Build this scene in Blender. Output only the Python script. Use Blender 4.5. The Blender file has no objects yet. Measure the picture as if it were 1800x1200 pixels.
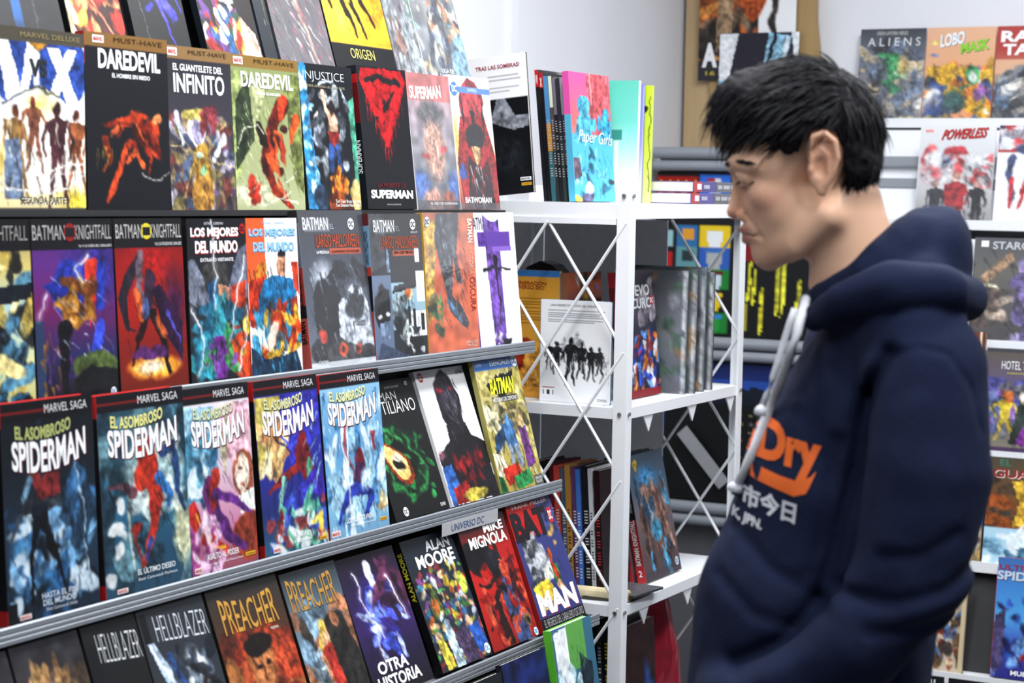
import bpy, bmesh, math, random
import numpy as np
from mathutils import Vector, Matrix

scene = bpy.context.scene
COL = scene.collection

# ------------------------------------------------------------------ camera
CAM_H = 1.55
PITCH = math.atan(264 / 3500.0)
ROLL = 0.018
fwd = Vector((0, math.cos(PITCH), -math.sin(PITCH)))
rt0 = Vector((1, 0, 0))
up0 = rt0.cross(fwd)
rt = rt0 * math.cos(ROLL) + up0 * math.sin(ROLL)
upv = rt.cross(fwd)
cam_data = bpy.data.cameras.new('camera')
cam_data.sensor_width = 36.0
cam_data.lens = 70.0
cam_data.dof.use_dof = True
cam_data.dof.focus_distance = 3.55
cam_data.dof.aperture_fstop = 6.3
cam = bpy.data.objects.new('camera', cam_data)
COL.objects.link(cam)
m3 = Matrix((rt, upv, -fwd)).transposed()
cam.matrix_world = Matrix.Translation((0, 0, CAM_H)) @ m3.to_4x4()
scene.camera = cam

# ------------------------------------------------------------------ light
scene.view_settings.view_transform = 'Standard'
scene.view_settings.look = 'None'
scene.view_settings.gamma = 1.0
scene.view_settings.exposure = -0.78
scene.view_settings.use_curve_mapping = False

world = bpy.data.worlds.new('hall_light')
scene.world = world
world.use_nodes = True
bgn = world.node_tree.nodes['Background']
bgn.inputs['Color'].default_value = (0.86, 0.92, 1.0, 1)
bgn.inputs['Strength'].default_value = 0.10

LAMPS = [(0.05, 2.85, 2.86, 62.27, 80), (0.95, 3.9, 2.86, 62.27, 70), (0.95, 1.55, 2.86, 62.27, 62),
         (0.10, 0.30, 2.86, 62.27, 26), (1.9, 3.2, 2.86, 62.27, 46), (-0.9, 1.2, 2.86, 62.27, 20)]
SPOTS = [(-0.40, 4.05, 2.62), (-0.02, 3.99, 2.62), (0.30, 4.12, 2.62)]

# ------------------------------------------------------------------ frame of the booth
RZ = math.atan2(0.88512975, 0.46534431)          # direction the left rack runs in
RV = Vector((math.cos(RZ), math.sin(RZ), 0))
NV = Vector((math.sin(RZ), -math.cos(RZ), 0))    # out of the left rack, towards the aisle
P1 = Vector((-0.0315, 3.9089, 0))
def pos(s, a, z):
    return P1 + RV * s + NV * a + Vector((0, 0, z))

# ------------------------------------------------------------------ helpers
def lin(c):
    if isinstance(c, str):
        c = [int(c[i:i + 2], 16) / 255 for i in (0, 2, 4)]
    return tuple(x / 12.92 if x <= 0.04045 else ((x + 0.055) / 1.055) ** 2.4 for x in c)

MATS = {}
def mat(name, color, rough=0.5, metal=0.0, noise=0.0, scale=40.0, bump=0.0, coat=0.0, stretch=None, spec=0.5):
    if name in MATS:
        return MATS[name]
    m = bpy.data.materials.new(name)
    m.use_nodes = True
    nt = m.node_tree
    b = nt.nodes['Principled BSDF']
    col = (*lin(color), 1)
    b.inputs['Base Color'].default_value = col
    b.inputs['Roughness'].default_value = rough
    b.inputs['Metallic'].default_value = metal
    b.inputs['Specular IOR Level'].default_value = spec
    if coat:
        b.inputs['Coat Weight'].default_value = coat
        b.inputs['Coat Roughness'].default_value = 0.08
    if noise or bump:
        tc = nt.nodes.new('ShaderNodeTexCoord')
        mp = nt.nodes.new('ShaderNodeMapping')
        if stretch:
            mp.inputs['Scale'].default_value = stretch
        nz = nt.nodes.new('ShaderNodeTexNoise')
        nz.inputs['Scale'].default_value = scale
        nz.inputs['Detail'].default_value = 4
        nt.links.new(tc.outputs['Object'], mp.inputs['Vector'])
        nt.links.new(mp.outputs['Vector'], nz.inputs['Vector'])
        if noise:
            rp = nt.nodes.new('ShaderNodeValToRGB')
            rp.color_ramp.elements[0].position = 0.25
            rp.color_ramp.elements[1].position = 0.75
            rp.color_ramp.elements[0].color = tuple(x * (1 - noise) for x in col[:3]) + (1,)
            rp.color_ramp.elements[1].color = tuple(min(1, x * (1 + noise)) for x in col[:3]) + (1,)
            nt.links.new(nz.outputs['Fac'], rp.inputs['Fac'])
            nt.links.new(rp.outputs['Color'], b.inputs['Base Color'])
        if bump:
            bp = nt.nodes.new('ShaderNodeBump')
            bp.inputs['Strength'].default_value = bump
            bp.inputs['Distance'].default_value = 0.002
            nt.links.new(nz.outputs['Fac'], bp.inputs['Height'])
            nt.links.new(bp.outputs['Normal'], b.inputs['Normal'])
    MATS[name] = m
    return m

def vcol_mat(name, rough=0.35, coat=0.0, haze=0.0, wrinkle=0.0, sss=0.0, bump=0.0, bscale=200, spec=0.22):
    """colour comes from the printed colour attribute 'Col'"""
    if name in MATS:
        return MATS[name]
    m = bpy.data.materials.new(name)
    m.use_nodes = True
    nt = m.node_tree
    b = nt.nodes['Principled BSDF']
    at = nt.nodes.new('ShaderNodeAttribute')
    at.attribute_name = 'Col'
    src = at.outputs['Color']
    b.inputs['Specular IOR Level'].default_value = spec
    if haze:
        mx = nt.nodes.new('ShaderNodeMixRGB')
        mx.inputs['Fac'].default_value = haze
        mx.inputs['Color2'].default_value = (0.55, 0.56, 0.58, 1)
        nt.links.new(src, mx.inputs['Color1'])
        src = mx.outputs['Color']
    nt.links.new(src, b.inputs['Base Color'])
    b.inputs['Roughness'].default_value = rough
    if coat:
        b.inputs['Coat Weight'].default_value = coat
        b.inputs['Coat Roughness'].default_value = 0.06
    if sss:
        b.inputs['Subsurface Weight'].default_value = sss
        b.inputs['Subsurface Radius'].default_value = (0.008, 0.003, 0.0015)
        b.inputs['Subsurface Scale'].default_value = 1.0
    if wrinkle or bump:
        tc = nt.nodes.new('ShaderNodeTexCoord')
        nz = nt.nodes.new('ShaderNodeTexNoise')
        nz.inputs['Scale'].default_value = 14 if wrinkle else bscale
        nz.inputs['Detail'].default_value = 3
        nz.inputs['Distortion'].default_value = 0.6
        bp = nt.nodes.new('ShaderNodeBump')
        bp.inputs['Strength'].default_value = wrinkle or bump
        bp.inputs['Distance'].default_value = 0.004 if wrinkle else 0.0006
        nt.links.new(tc.outputs['Object'], nz.inputs['Vector'])
        nt.links.new(nz.outputs['Fac'], bp.inputs['Height'])
        nt.links.new(bp.outputs['Normal'], b.inputs['Coat Normal' if wrinkle else 'Normal'])
        if wrinkle:
            nt.links.new(bp.outputs['Normal'], b.inputs['Normal'])
    MATS[name] = m
    return m

def link(o, parent=None):
    COL.objects.link(o)
    if parent is not None:
        o.parent = parent
    return o

def tag(o, label=None, cat=None, group=None, kind=None):
    if label: o['label'] = label
    if cat: o['category'] = cat
    if group: o['group'] = group
    if kind: o['kind'] = kind
    return o

def empty(name, loc, rot=(0, 0, 0)):
    o = bpy.data.objects.new(name, None)
    o.empty_display_size = 0.05
    o.location = loc
    o.rotation_euler = rot
    return link(o)

def meshobj(name, verts, faces, m, parent=None, smooth=False):
    me = bpy.data.meshes.new(name)
    me.from_pydata(verts, [], faces)
    me.materials.append(m)
    if smooth:
        me.polygons.foreach_set('use_smooth', [True] * len(me.polygons))
    me.update()
    return link(bpy.data.objects.new(name, me), parent)

class MB:
    """collects boxes, extrusions and bars of ONE part"""
    def __init__(self): self.v, self.f = [], []
    def add(self, vs, fs):
        k = len(self.v)
        self.v += [tuple(p) for p in vs]
        self.f += [tuple(i + k for i in f) for f in fs]
        return self
    def box(self, x0, x1, y0, y1, z0, z1):
        vs = [(x, y, z) for z in (z0, z1) for y in (y0, y1) for x in (x0, x1)]
        return self.add(vs, [(0, 2, 3, 1), (4, 5, 7, 6), (0, 1, 5, 4), (2, 6, 7, 3), (0, 4, 6, 2), (1, 3, 7, 5)])
    def extrude_x(self, prof, x0, x1):
        """closed (y,z) profile, counter-clockwise seen from -x"""
        n = len(prof)
        vs = [(x0, y, z) for y, z in prof] + [(x1, y, z) for y, z in prof]
        fs = [tuple(range(n)), tuple(range(2 * n - 1, n - 1, -1))]
        fs += [(i, n + i, n + (i + 1) % n, (i + 1) % n) for i in range(n)]
        return self.add(vs, fs)
    def extrude_z(self, prof, z0, z1):
        n = len(prof)
        vs = [(x, y, z0) for x, y in prof] + [(x, y, z1) for x, y in prof]
        fs = [tuple(range(n - 1, -1, -1)), tuple(range(n, 2 * n))]
        fs += [(i, (i + 1) % n, n + (i + 1) % n, n + i) for i in range(n)]
        return self.add(vs, fs)
    def tube(self, pts, rad, seg=8, cap=True):
        pts = [Vector(p) for p in pts]
        rads = rad if hasattr(rad, '__len__') else [rad] * len(pts)
        ref = Vector((0, 0, 1))
        rings, k = [], len(self.v)
        for i, p in enumerate(pts):
            t = (pts[min(i + 1, len(pts) - 1)] - pts[max(i - 1, 0)]).normalized()
            rf = ref if abs(t.dot(ref)) < 0.95 else Vector((1, 0, 0))
            e1 = t.cross(rf).normalized(); e2 = t.cross(e1)
            for j in range(seg):
                a = 2 * math.pi * j / seg
                self.v.append(tuple(p + (e1 * math.cos(a) + e2 * math.sin(a)) * rads[i]))
        for i in range(len(pts) - 1):
            for j in range(seg):
                a, b = k + i * seg + j, k + i * seg + (j + 1) % seg
                self.f.append((a, b, b + seg, a + seg))
        if cap:
            self.f.append(tuple(k + j for j in reversed(range(seg))))
            e = k + (len(pts) - 1) * seg
            self.f.append(tuple(e + j for j in range(seg)))
        return self
    def build(self, name, m, parent=None, smooth=False):
        o = meshobj(name, self.v, self.f, m, parent, smooth)
        bm = bmesh.new(); bm.from_mesh(o.data)
        bmesh.ops.recalc_face_normals(bm, faces=bm.faces)
        bm.to_mesh(o.data); bm.free()
        return o

# ------------------------------------------------------------------ shared materials
M_WALL = mat('painted_wall_white', 'dfe1e8', 0.6, noise=0.03, scale=3, bump=0.05)
M_CEIL = mat('ceiling_white', 'e6e6e8', 0.8, noise=0.02, scale=5)
M_FLOOR = mat('floor_grey_carpet', '5a5a5e', 0.9, noise=0.25, scale=120, bump=0.3)
M_WHITE = mat('white_enamel_steel', 'e4e7ec', 0.35, noise=0.02, scale=9, coat=0.3)
M_RAIL = mat('brushed_grey_aluminium', '8d939b', 0.42, 0.45, noise=0.12, scale=30, stretch=(0.2, 6, 6))
M_GREYM = mat('grey_painted_steel', '8e949c', 0.5, 0.2, noise=0.06, scale=12)
M_DARK = mat('dark_rack_backing', '17181c', 0.7, noise=0.2, scale=20)
M_DGREY = mat('dark_grey_panel', '55565b', 0.6, noise=0.1, scale=8)
M_WOOD = mat('pale_plywood', 'b59b74', 0.6, noise=0.10, scale=6, stretch=(6, 6, 0.6), bump=0.1)
M_WOOD2 = mat('darker_plywood', 'a08455', 0.6, noise=0.12, scale=6, stretch=(6, 6, 0.6), bump=0.1)
M_PAPER = mat('book_paper_edges', 'd9d5c9', 0.8, noise=0.08, scale=300, stretch=(1, 60, 1))
M_BOLT = mat('zinc_bolt', '8b8d90', 0.35, 0.8)

# ------------------------------------------------------------------ the room
def struct(name, mb, m):
    o = mb.build(name, m); o['kind'] = 'structure'; return o
def in_frame(o, s=0, a=0, z=0, rz=RZ):
    o.location = pos(s, a, z); o.rotation_euler = (0, 0, rz); return o

SB, AW = 2.10, -0.50          # back wall and left wall in booth coordinates
o = struct('floor', MB().box(-6, 6, -4, 8, -0.05, 0), M_FLOOR)
o = struct('ceiling', MB().box(-6, 6, -4, 8, 2.9, 2.95), M_CEIL)
in_frame(struct('wall_left', MB().box(-6.0, SB + 0.1, 0.0, 0.08, 0, 2.9), M_WALL), 0, AW)
in_frame(struct('wall_back', MB().box(0.0, 4.5, 0.0, 0.08, 0, 2.9), M_WALL), SB, AW, 0, RZ - math.pi / 2)
in_frame(struct('baseboard_left', MB().box(-6.0, SB - 0.012, -0.012, 0, 0, 0.08), M_GREYM), 0, AW)
in_frame(struct('trim_1', MB().box(0, 0.036, -0.012, 0.0, 0, 2.9), M_WHITE), 0.962, AW)       # joint strip on the wall
in_frame(struct('trim_2', MB().tube([(0, 0, 1.66), (0, 0, 2.9)], 0.006), mat('corner_dark', '6a6a76', 0.5)), SB - 0.008, AW + 0.008)

def add_lamp(i, x, y, z, rz, power):
    t = empty('ceiling_lamp', (x, y, z), (0, 0, math.radians(rz)))
    tag(t, 'long white ceiling lamp fixture above the comic booth', 'lamp', 'ceiling lamps of the booth')
    MB().box(-0.62, 0.62, -0.16, 0.16, -0.0, 0.04).build('housing', M_WHITE, t)
    d = MB().box(-0.60, 0.60, -0.14, 0.14, -0.012, -0.001).build('diffuser', MATS.get('lamp_diffuser') or lampmat(), t)
    ld = bpy.data.lights.new('lamp_light', 'AREA')
    ld.shape = 'RECTANGLE'; ld.size = 1.2; ld.size_y = 0.28; ld.energy = power
    ld.color = (0.96, 0.98, 1.0)
    lo = bpy.data.objects.new('lamp_light', ld); link(lo, t); lo.location = (0, 0, -0.02)
def lampmat():
    m = mat('lamp_diffuser', 'ffffff', 0.5)
    b = m.node_tree.nodes['Principled BSDF']
    b.inputs['Emission Color'].default_value = (1, 0.98, 0.95, 1)
    b.inputs['Emission Strength'].default_value = 4
    return m
for i, L in enumerate(LAMPS): add_lamp(i, *L)
def add_spot(x, y, z):
    t = empty('spot_lamp', (x, y, z), (math.radians(35), 0, math.radians(-140)))
    tag(t, 'small white spot lamp hanging above the left rack', 'lamp', 'spot lamps above the rack')
    MB().tube([(0, 0, .10), (0, 0, .0)], [.035, .045], 18).build('housing', M_WHITE, t)
    MB().tube([(0, 0, .002), (0, 0, -.002)], .038, 18).build('lens', lampmat2(), t)
    MB().tube([(0, 0, .10), (0, -.12, .10 + .22)], .008, 8).build('stem', M_WHITE, t)
    ld = bpy.data.lights.new('spot_light', 'SPOT'); ld.energy = 6; ld.spot_size = math.radians(100); ld.spot_blend = .6; ld.shadow_soft_size = .035
    lo = bpy.data.objects.new('spot_light', ld); link(lo, t); lo.location = (0, 0, -.01)
def lampmat2():
    if 'spot_lens' in MATS: return MATS['spot_lens']
    m = mat('spot_lens', 'ffffff', 0.3)
    b = m.node_tree.nodes['Principled BSDF']
    b.inputs['Emission Color'].default_value = (1, 0.97, 0.92, 1); b.inputs['Emission Strength'].default_value = 140
    return m
for L in SPOTS: add_spot(*L)
# ------------------------------------------------------------------ printed covers
def hexrgb(c): return np.array([int(c[i:i + 2], 16) / 255 for i in (0, 2, 4)])
ASP = 0.66
class Paint:
    """prints a flat picture into an array of colours; u runs right, v runs down"""
    def __init__(self, nx, ny, seed):
        self.rng = np.random.RandomState(seed)
        self.U, self.V = np.meshgrid(np.linspace(0, 1, nx + 1), np.linspace(0, 1, ny + 1))
        self.X = self.U * ASP
        def nf(sc):                                      # smooth random field
            a = self.rng.rand(int(sc * 1.5) + 3, int(sc) + 3)
            y, x = self.V * sc * 1.5, self.U * sc
            i, j = y.astype(int), x.astype(int); fy, fx = y - i, x - j
            fy, fx = fy * fy * (3 - 2 * fy), fx * fx * (3 - 2 * fx)
            return (a[i, j] * (1 - fx) + a[i, j + 1] * fx) * (1 - fy) + (a[i + 1, j] * (1 - fx) + a[i + 1, j + 1] * fx) * fy - .5
        self.Uw = self.U + (nf(9) * .045 + nf(24) * .022) / ASP     # hand-drawn wobble of outlines
        self.Vw = self.V + nf(9) * .045 + nf(24) * .022
        self.Uw = self.U + (self.Uw - self.U) * .62; self.Vw = self.V + (self.Vw - self.V) * .62
        self.Xw = self.Uw * ASP
        self.Up = self.U + (self.Uw - self.U) * .3; self.Vp = self.V + (self.Vw - self.V) * .3
        self.T = (nf(14) * .55 + nf(34) * .5)[..., None]            # uneven brush shading
        self.C = np.zeros(self.U.shape + (3,))
        self.px = 1.0 / ny
    def put(self, a, c, op=1.0, tex=True):
        a = np.clip(a, 0, 1)[..., None] * op
        col = hexrgb(c)
        if tex: col = np.clip(col * (.96 + self.T * (.35 if min(col) > .78 else .95)), 0, 1)
        self.C = self.C * (1 - a) + col * a
    def g(self, *cs):                                   # vertical gradient through the colours
        k = len(cs) - 1
        cols = np.array([hexrgb(c) for c in cs])
        t = self.V * k; i = np.clip(t.astype(int), 0, max(k - 1, 0)); f = (t - i)[..., None]
        self.C = cols[i] * (1 - f) + cols[np.clip(i + 1, 0, k)] * f
    def r(self, u0, v0, u1, v1, c, op=1.0):
        self.put((self.U >= u0 - 1e-6) & (self.U <= u1 + 1e-6) & (self.V >= v0 - 1e-6) & (self.V <= v1 + 1e-6), c, op, False)
    def e(self, cu, cv, ru, rv, c, rot=0, soft=None, op=1.0):
        x, y = self.Xw - cu * ASP, self.Vw - cv
        ca, sa = math.cos(math.radians(rot)), math.sin(math.radians(rot))
        x, y = x * ca + y * sa, -x * sa + y * ca
        d = np.sqrt((x / (ru * ASP)) ** 2 + (y / rv) ** 2)
        sf = soft if soft is not None else min(0.9, self.px * 1.2 / min(ru * ASP, rv))
        self.put((1 - d) / sf + (0.5 if soft is None else 0), c, op)
    def s(self, pts, w, c, soft=None, op=1.0, w2=None):  # brush stroke, may taper to w2
        w2 = w if w2 is None else w2
        best = np.full(self.U.shape, 9.0)
        n = len(pts) - 1
        for i in range(n):
            ax, ay, bx, by = pts[i][0] * ASP, pts[i][1], pts[i + 1][0] * ASP, pts[i + 1][1]
            dx, dy = bx - ax, by - ay
            t = np.clip(((self.Xw - ax) * dx + (self.Vw - ay) * dy) / (dx * dx + dy * dy + 1e-9), 0, 1)
            d = np.hypot(self.Xw - ax - t * dx, self.Vw - ay - t * dy)
            ww = w + (w2 - w) * (i + t) / n
            best = np.minimum(best, d - ww / 2)
        self.put(-best / (soft or self.px) + 0.5, c, op)
    def p(self, pts, c, op=1.0):
        ins = np.zeros(self.U.shape, bool)
        n = len(pts)
        for i in range(n):
            (x0, y0), (x1, y1) = pts[i], pts[(i + 1) % n]
            if y0 == y1: continue
            cr = ((y0 > self.Vp) != (y1 > self.Vp)) & (self.Up < (x1 - x0) * (self.Vp - y0) / (y1 - y0) + x0)
            ins ^= cr
        self.put(ins.astype(float), c, op)
    def n(self, pal, count, u0=0, v0=0, u1=1, v1=1, size=0.05, elong=2.2, rot=None, op=0.9):  # busy inked shapes
        R = self.rng
        for _ in range(count):
            c = pal[R.randint(len(pal))]
            cu, cv = R.uniform(u0, u1), R.uniform(v0, v1)
            sz = size * R.uniform(0.4, 1.3); el = R.uniform(1, elong)
            self.e(cu, cv, sz / ASP * el, sz / el ** 0.5, c, R.uniform(0, 180) if rot is None else rot + R.uniform(-20, 20), None, op)
    def h(self, u0, v0, u1, v1, c, count=20, w=0.006, ang=70, op=0.7, ln=0.08):              # hatching
        R = self.rng
        for _ in range(count):
            a = math.radians(ang + R.uniform(-15, 15)); l = ln * R.uniform(0.5, 1.5)
            x, y = R.uniform(u0, u1), R.uniform(v0, v1)
            self.s([(x, y), (x + math.cos(a) * l / ASP, y + math.sin(a) * l)], w * R.uniform(0.5, 1.4), c, op=op, w2=0.001)
    def f(self, cu, v0, h, c, c2=None, sp=0.16, arms=0.12, op=1.0):                            # plain anonymous standing figure
        c2 = c2 or c
        k = h / ASP
        self.e(cu, v0 + h * 0.07, 0.052 * k, h * 0.075, c2, op=op)
        self.p([(cu - .12 * k, v0 + .18 * h), (cu - .04 * k, v0 + .14 * h), (cu + .04 * k, v0 + .14 * h), (cu + .12 * k, v0 + .18 * h),
                (cu + .075 * k, v0 + .52 * h), (cu - .075 * k, v0 + .52 * h)], c, op)
        for sgn in (-1, 1):
            self.s([(cu + sgn * .11 * k, v0 + .2 * h), (cu + sgn * (.11 + arms) * k, v0 + .36 * h), (cu + sgn * (.10 + arms * .6) * k, v0 + .53 * h)], .055 * h, c, w2=.03 * h, op=op)
            self.s([(cu + sgn * .04 * k, v0 + .5 * h), (cu + sgn * sp * .55 * k, v0 + .74 * h), (cu + sgn * sp * k, v0 + 1.0 * h)], .085 * h, c, w2=.035 * h, op=op)
    def z(self, pts, c='f4f4ff', w=0.010):                                                      # forked lightning
        R = self.rng
        out = []
        for i in range(len(pts) - 1):
            for k in range(4):
                t = k / 4
                out.append((pts[i][0] * (1 - t) + pts[i + 1][0] * t + R.uniform(-.025, .025), pts[i][1] * (1 - t) + pts[i + 1][1] * t))
        out.append(pts[-1])
        self.s(out, w * 3, c, soft=w * 4, op=0.35); self.s(out, w, c, w2=w * 0.4)
    def v(self, amt=0.25, scale=9):                                                             # uneven ink
        R = self.rng
        a = R.rand(scale * 2 + 2, scale + 2)
        y, x = self.V * scale * 2, self.U * scale
        i, j = y.astype(int), x.astype(int); fy, fx = y - i, x - j
        fy, fx = fy * fy * (3 - 2 * fy), fx * fx * (3 - 2 * fx)
        nz = (a[i, j] * (1 - fx) + a[i, j + 1] * fx) * (1 - fy) + (a[i + 1, j] * (1 - fx) + a[i + 1, j + 1] * fx) * fy
        self.C = np.clip(self.C * (1 + amt * (nz[..., None] - 0.5) * 2), 0, 1)

def run_art(art, nx, ny, seed):
    P = Paint(nx, ny, seed)
    P.C[:] = 0.1
    for op in art:
        k, args = op[0], list(op[1:])
        kw = args.pop() if args and isinstance(args[-1], dict) else {}
        getattr(P, k)(*args, **kw)
    c = np.clip(P.C, 0, 1)
    g_ = c.mean(-1, keepdims=True)
    c = np.clip(g_ + (c - g_) * .93, 0, 1)                 # punchy offset ink
    c = c * .72 + (c * c * (3 - 2 * c)) * .28
    return np.where(c <= 0.04045, c / 12.92, ((c + 0.055) / 1.055) ** 2.4)

GRIDS = {}
def grid_base(nx, ny):
    if (nx, ny) in GRIDS: return GRIDS[(nx, ny)]
    vs = [(i / nx, 0, 1 - j / ny) for j in range(ny + 1) for i in range(nx + 1)]
    k = len(vs)
    vs += [(0, 1, 1), (1, 1, 1), (1, 1, 0), (0, 1, 0)]
    W = nx + 1
    fs = [(j * W + i, (j + 1) * W + i, (j + 1) * W + i + 1, j * W + i + 1) for j in range(ny) for i in range(nx)]
    fs += [tuple(range(nx + 1)) + (k + 1, k), tuple(ny * W + i for i in range(nx, -1, -1)) + (k + 3, k + 2),
           tuple(j * W for j in range(ny, -1, -1)) + (k, k + 3), tuple(j * W + nx for j in range(ny + 1)) + (k + 2, k + 1),
           (k, k + 1, k + 2, k + 3)]
    me = bpy.data.meshes.new('printed_sheet')
    me.from_pydata(vs, [], fs); me.update()
    co = np.array(vs)
    GRIDS[(nx, ny)] = (me, co)
    return GRIDS[(nx, ny)]

def printed_sheet(name, w, h, t, art, material, parent, nx=72, ny=108, seed=1, bend=0.0):
    base, co = grid_base(nx, ny)
    me = base.copy(); me.name = name
    c = co.copy()
    c[:, 0] *= w; c[:, 1] *= t; c[:, 2] *= h
    if bend:
        c[:, 1] -= bend * (co[:, 0] ** 2) * co[:, 2]
    me.vertices.foreach_set('co', c.ravel())
    cols = run_art(art, nx, ny, seed).reshape(-1, 3)
    allc = np.ones((len(co), 4))
    allc[:len(cols), :3] = cols
    allc[len(cols):, :3] = cols[0]
    at = me.attributes.new('Col', 'FLOAT_COLOR', 'POINT')
    at.data.foreach_set('color', allc.ravel())
    me.materials.append(material)
    me.update()
    return link(bpy.data.objects.new(name, me), parent)

TXT = {}
def text_coords(body, bold=0.0, res=3):
    key = (body, bold, res)
    if key not in TXT:
        cu = bpy.data.curves.new('lettering', 'FONT')
        cu.body = body; cu.resolution_u = res; cu.offset = bold; cu.align_x = 'CENTER'; cu.space_line = 0.85
        ob = bpy.data.objects.new('lettering', cu)
        me = bpy.data.meshes.new_from_object(ob)
        v = np.array([p.co[:2] for p in me.vertices]) if len(me.vertices) else np.zeros((1, 2))
        f = [tuple(p.vertices) for p in me.polygons]
        bpy.data.objects.remove(ob); bpy.data.curves.remove(cu); bpy.data.meshes.remove(me)
        lo, hi = v.min(0), v.max(0)
        TXT[key] = ((v - lo) / np.maximum(hi - lo, 1e-6), f)
    return TXT[key]

def lettermat(c, rough=0.4):
    return mat('ink_' + c, c, rough, spec=.22)

def lettering(parent, w, h, T, y=-0.0007, plane='front', t=0.0, name='lettering', seg=None):
    body, u0, v0, u1, v1, c = T[:6]
    o = T[6] if len(T) > 6 else {}
    v, f = text_coords(body, o.get('b', 0.02), o.get('res', 3))
    x, z = v[:, 0], v[:, 1]
    if 'rise' in o or 'arc' in o or 'fan' in o:
        fan = o.get('fan', 0)
        zz = z * (1 + fan * (2 * x - 1) ** 2) if fan else z
        z = zz + o.get('rise', 0) * x + o.get('arc', 0) * (2 * x - 1) ** 2
    x = x + o.get('shear', 0) * v[:, 1]
    if o.get('rot') == 90:      # reads from the bottom up
        x, z = 1 - z, x
    elif o.get('rot') == -90:
        x, z = z, 1 - x
    U = u0 + (u1 - u0) * x
    Vv = v1 + (v0 - v1) * z
    yo = y - o.get('lift', 0) * 0.0003
    if plane == 'front':
        vs = [(a * w, yo, (1 - b) * h) for a, b in zip(U, Vv)]
    else:                       # left-hand spine, faces -x; u runs from the back cover to the front
        vs = [(yo, (1 - a) * t, (1 - b) * h) for a, b in zip(U, Vv)]
    ob = meshobj(name, vs, f, lettermat(c), parent)
    if o.get('sh'):             # drop shadow printed under the letters
        T2 = (body, u0 + o.get('dx', 0.008), v0 + 0.006, u1 + o.get('dx', 0.008), v1 + 0.006, o['sh'], {k: q for k, q in o.items() if k != 'sh'})
        lettering(parent, w, h, T2, y + 0.0002, plane, t, name)
    return ob

M_GLOSS = vcol_mat('printed_gloss_cover', 0.42, coat=0.0)
M_MATTE = vcol_mat('printed_matte_cover', 0.5)
M_WRAP = vcol_mat('printed_cover_in_shrink_wrap', 0.4, coat=1.0, haze=0.07, wrinkle=0.35)
M_SLEEVE = vcol_mat('printed_cover_in_clear_sleeve', 0.4, coat=0.7, haze=0.03, wrinkle=0.12)

def emblem(cover, w, h, u, v, ru, col, ring, txt='DC'):
    """round publisher badge"""
    n = 20; R = ru * w
    vs = [(u * w, -0.0008, (1 - v) * h)] + [(u * w + R * math.cos(2 * math.pi * i / n), -0.0008, (1 - v) * h + R * math.sin(2 * math.pi * i / n)) for i in range(n)]
    meshobj('badge', vs, [(0, 1 + i, 1 + (i + 1) % n) for i in range(n)], lettermat(col), cover)
    rv = R / h
    lettering(cover, w, h, (txt, u - ru * .72, v - rv * .5, u + ru * .72, v + rv * .5, ring, {'b': 0.03}), -0.0011)

NBOOK = [0]
def book(label, loc, rz, lean, w, h, t, art, txt=(), sp='1a1a1e', spt=(), material=None, cat='comic book', group=None,
         res=(72, 108), name='comic_book', roll=0.0, back=None, marks=(), pages=None, bend=0.0):
    """lean tips the top away from the viewer; origin at the front lower left corner"""
    NBOOK[0] += 1
    root = empty(name, loc, (-math.radians(lean), math.radians(roll), rz))
    tag(root, label, cat, group)
    ct = 0.0012
    material = material or M_GLOSS
    cov = printed_sheet('front_cover', w, h, ct, art, material, root, res[0], res[1], NBOOK[0] * 7 + 3, bend)
    for T in txt: lettering(cov, w, h, T)
    for mk in marks:
        if mk[0] == 'logo':     # small boxed publisher name
            _, u0, v0, u1, v1 = mk[:5]
            bg_, fg = (mk[5], mk[6]) if len(mk) > 6 else ('c03030', 'f4f0f0')
            meshobj('logo_box', [(u0 * w, -.0006, (1 - v1) * h), (u1 * w, -.0006, (1 - v1) * h), (u1 * w, -.0006, (1 - v0) * h), (u0 * w, -.0006, (1 - v0) * h)], [(0, 1, 2, 3)], lettermat(bg_), cov)
            if len(mk) > 7 or len(mk) == 5:
                lettering(cov, w, h, (mk[7] if len(mk) > 7 else 'MARVEL', u0 + (u1 - u0) * .08, v0 + (v1 - v0) * .2, u1 - (u1 - u0) * .08, v1 - (v1 - v0) * .2, fg), -0.0010)
        else:
            emblem(cov, w, h, *mk[1:])
    if t > 0.004:
        MB().box(0.0015, w - 0.0015, ct, t - ct, 0.002, h - 0.002).build('page_block', pages or M_PAPER, root)
        MB().box(0, w, t - ct, t, 0, h).build('back_cover', lettermat(back or (sp if isinstance(sp, str) else sp[0][2])), root)
        bands = [(0, 1, sp)] if isinstance(sp, str) else sp
        sproot = None
        for (a, b, c) in bands:
            so = MB().box(-0.0008, 0.0, 0, t, h * (1 - b), h * (1 - a)).build('spine' if sproot is None else 'spine_band', lettermat(c), root if sproot is None else sproot)
            sproot = sproot or so
        for T in spt: lettering(sproot, w, h, T, -0.0014, 'spine', t, 'spine_lettering')
    return root
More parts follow.
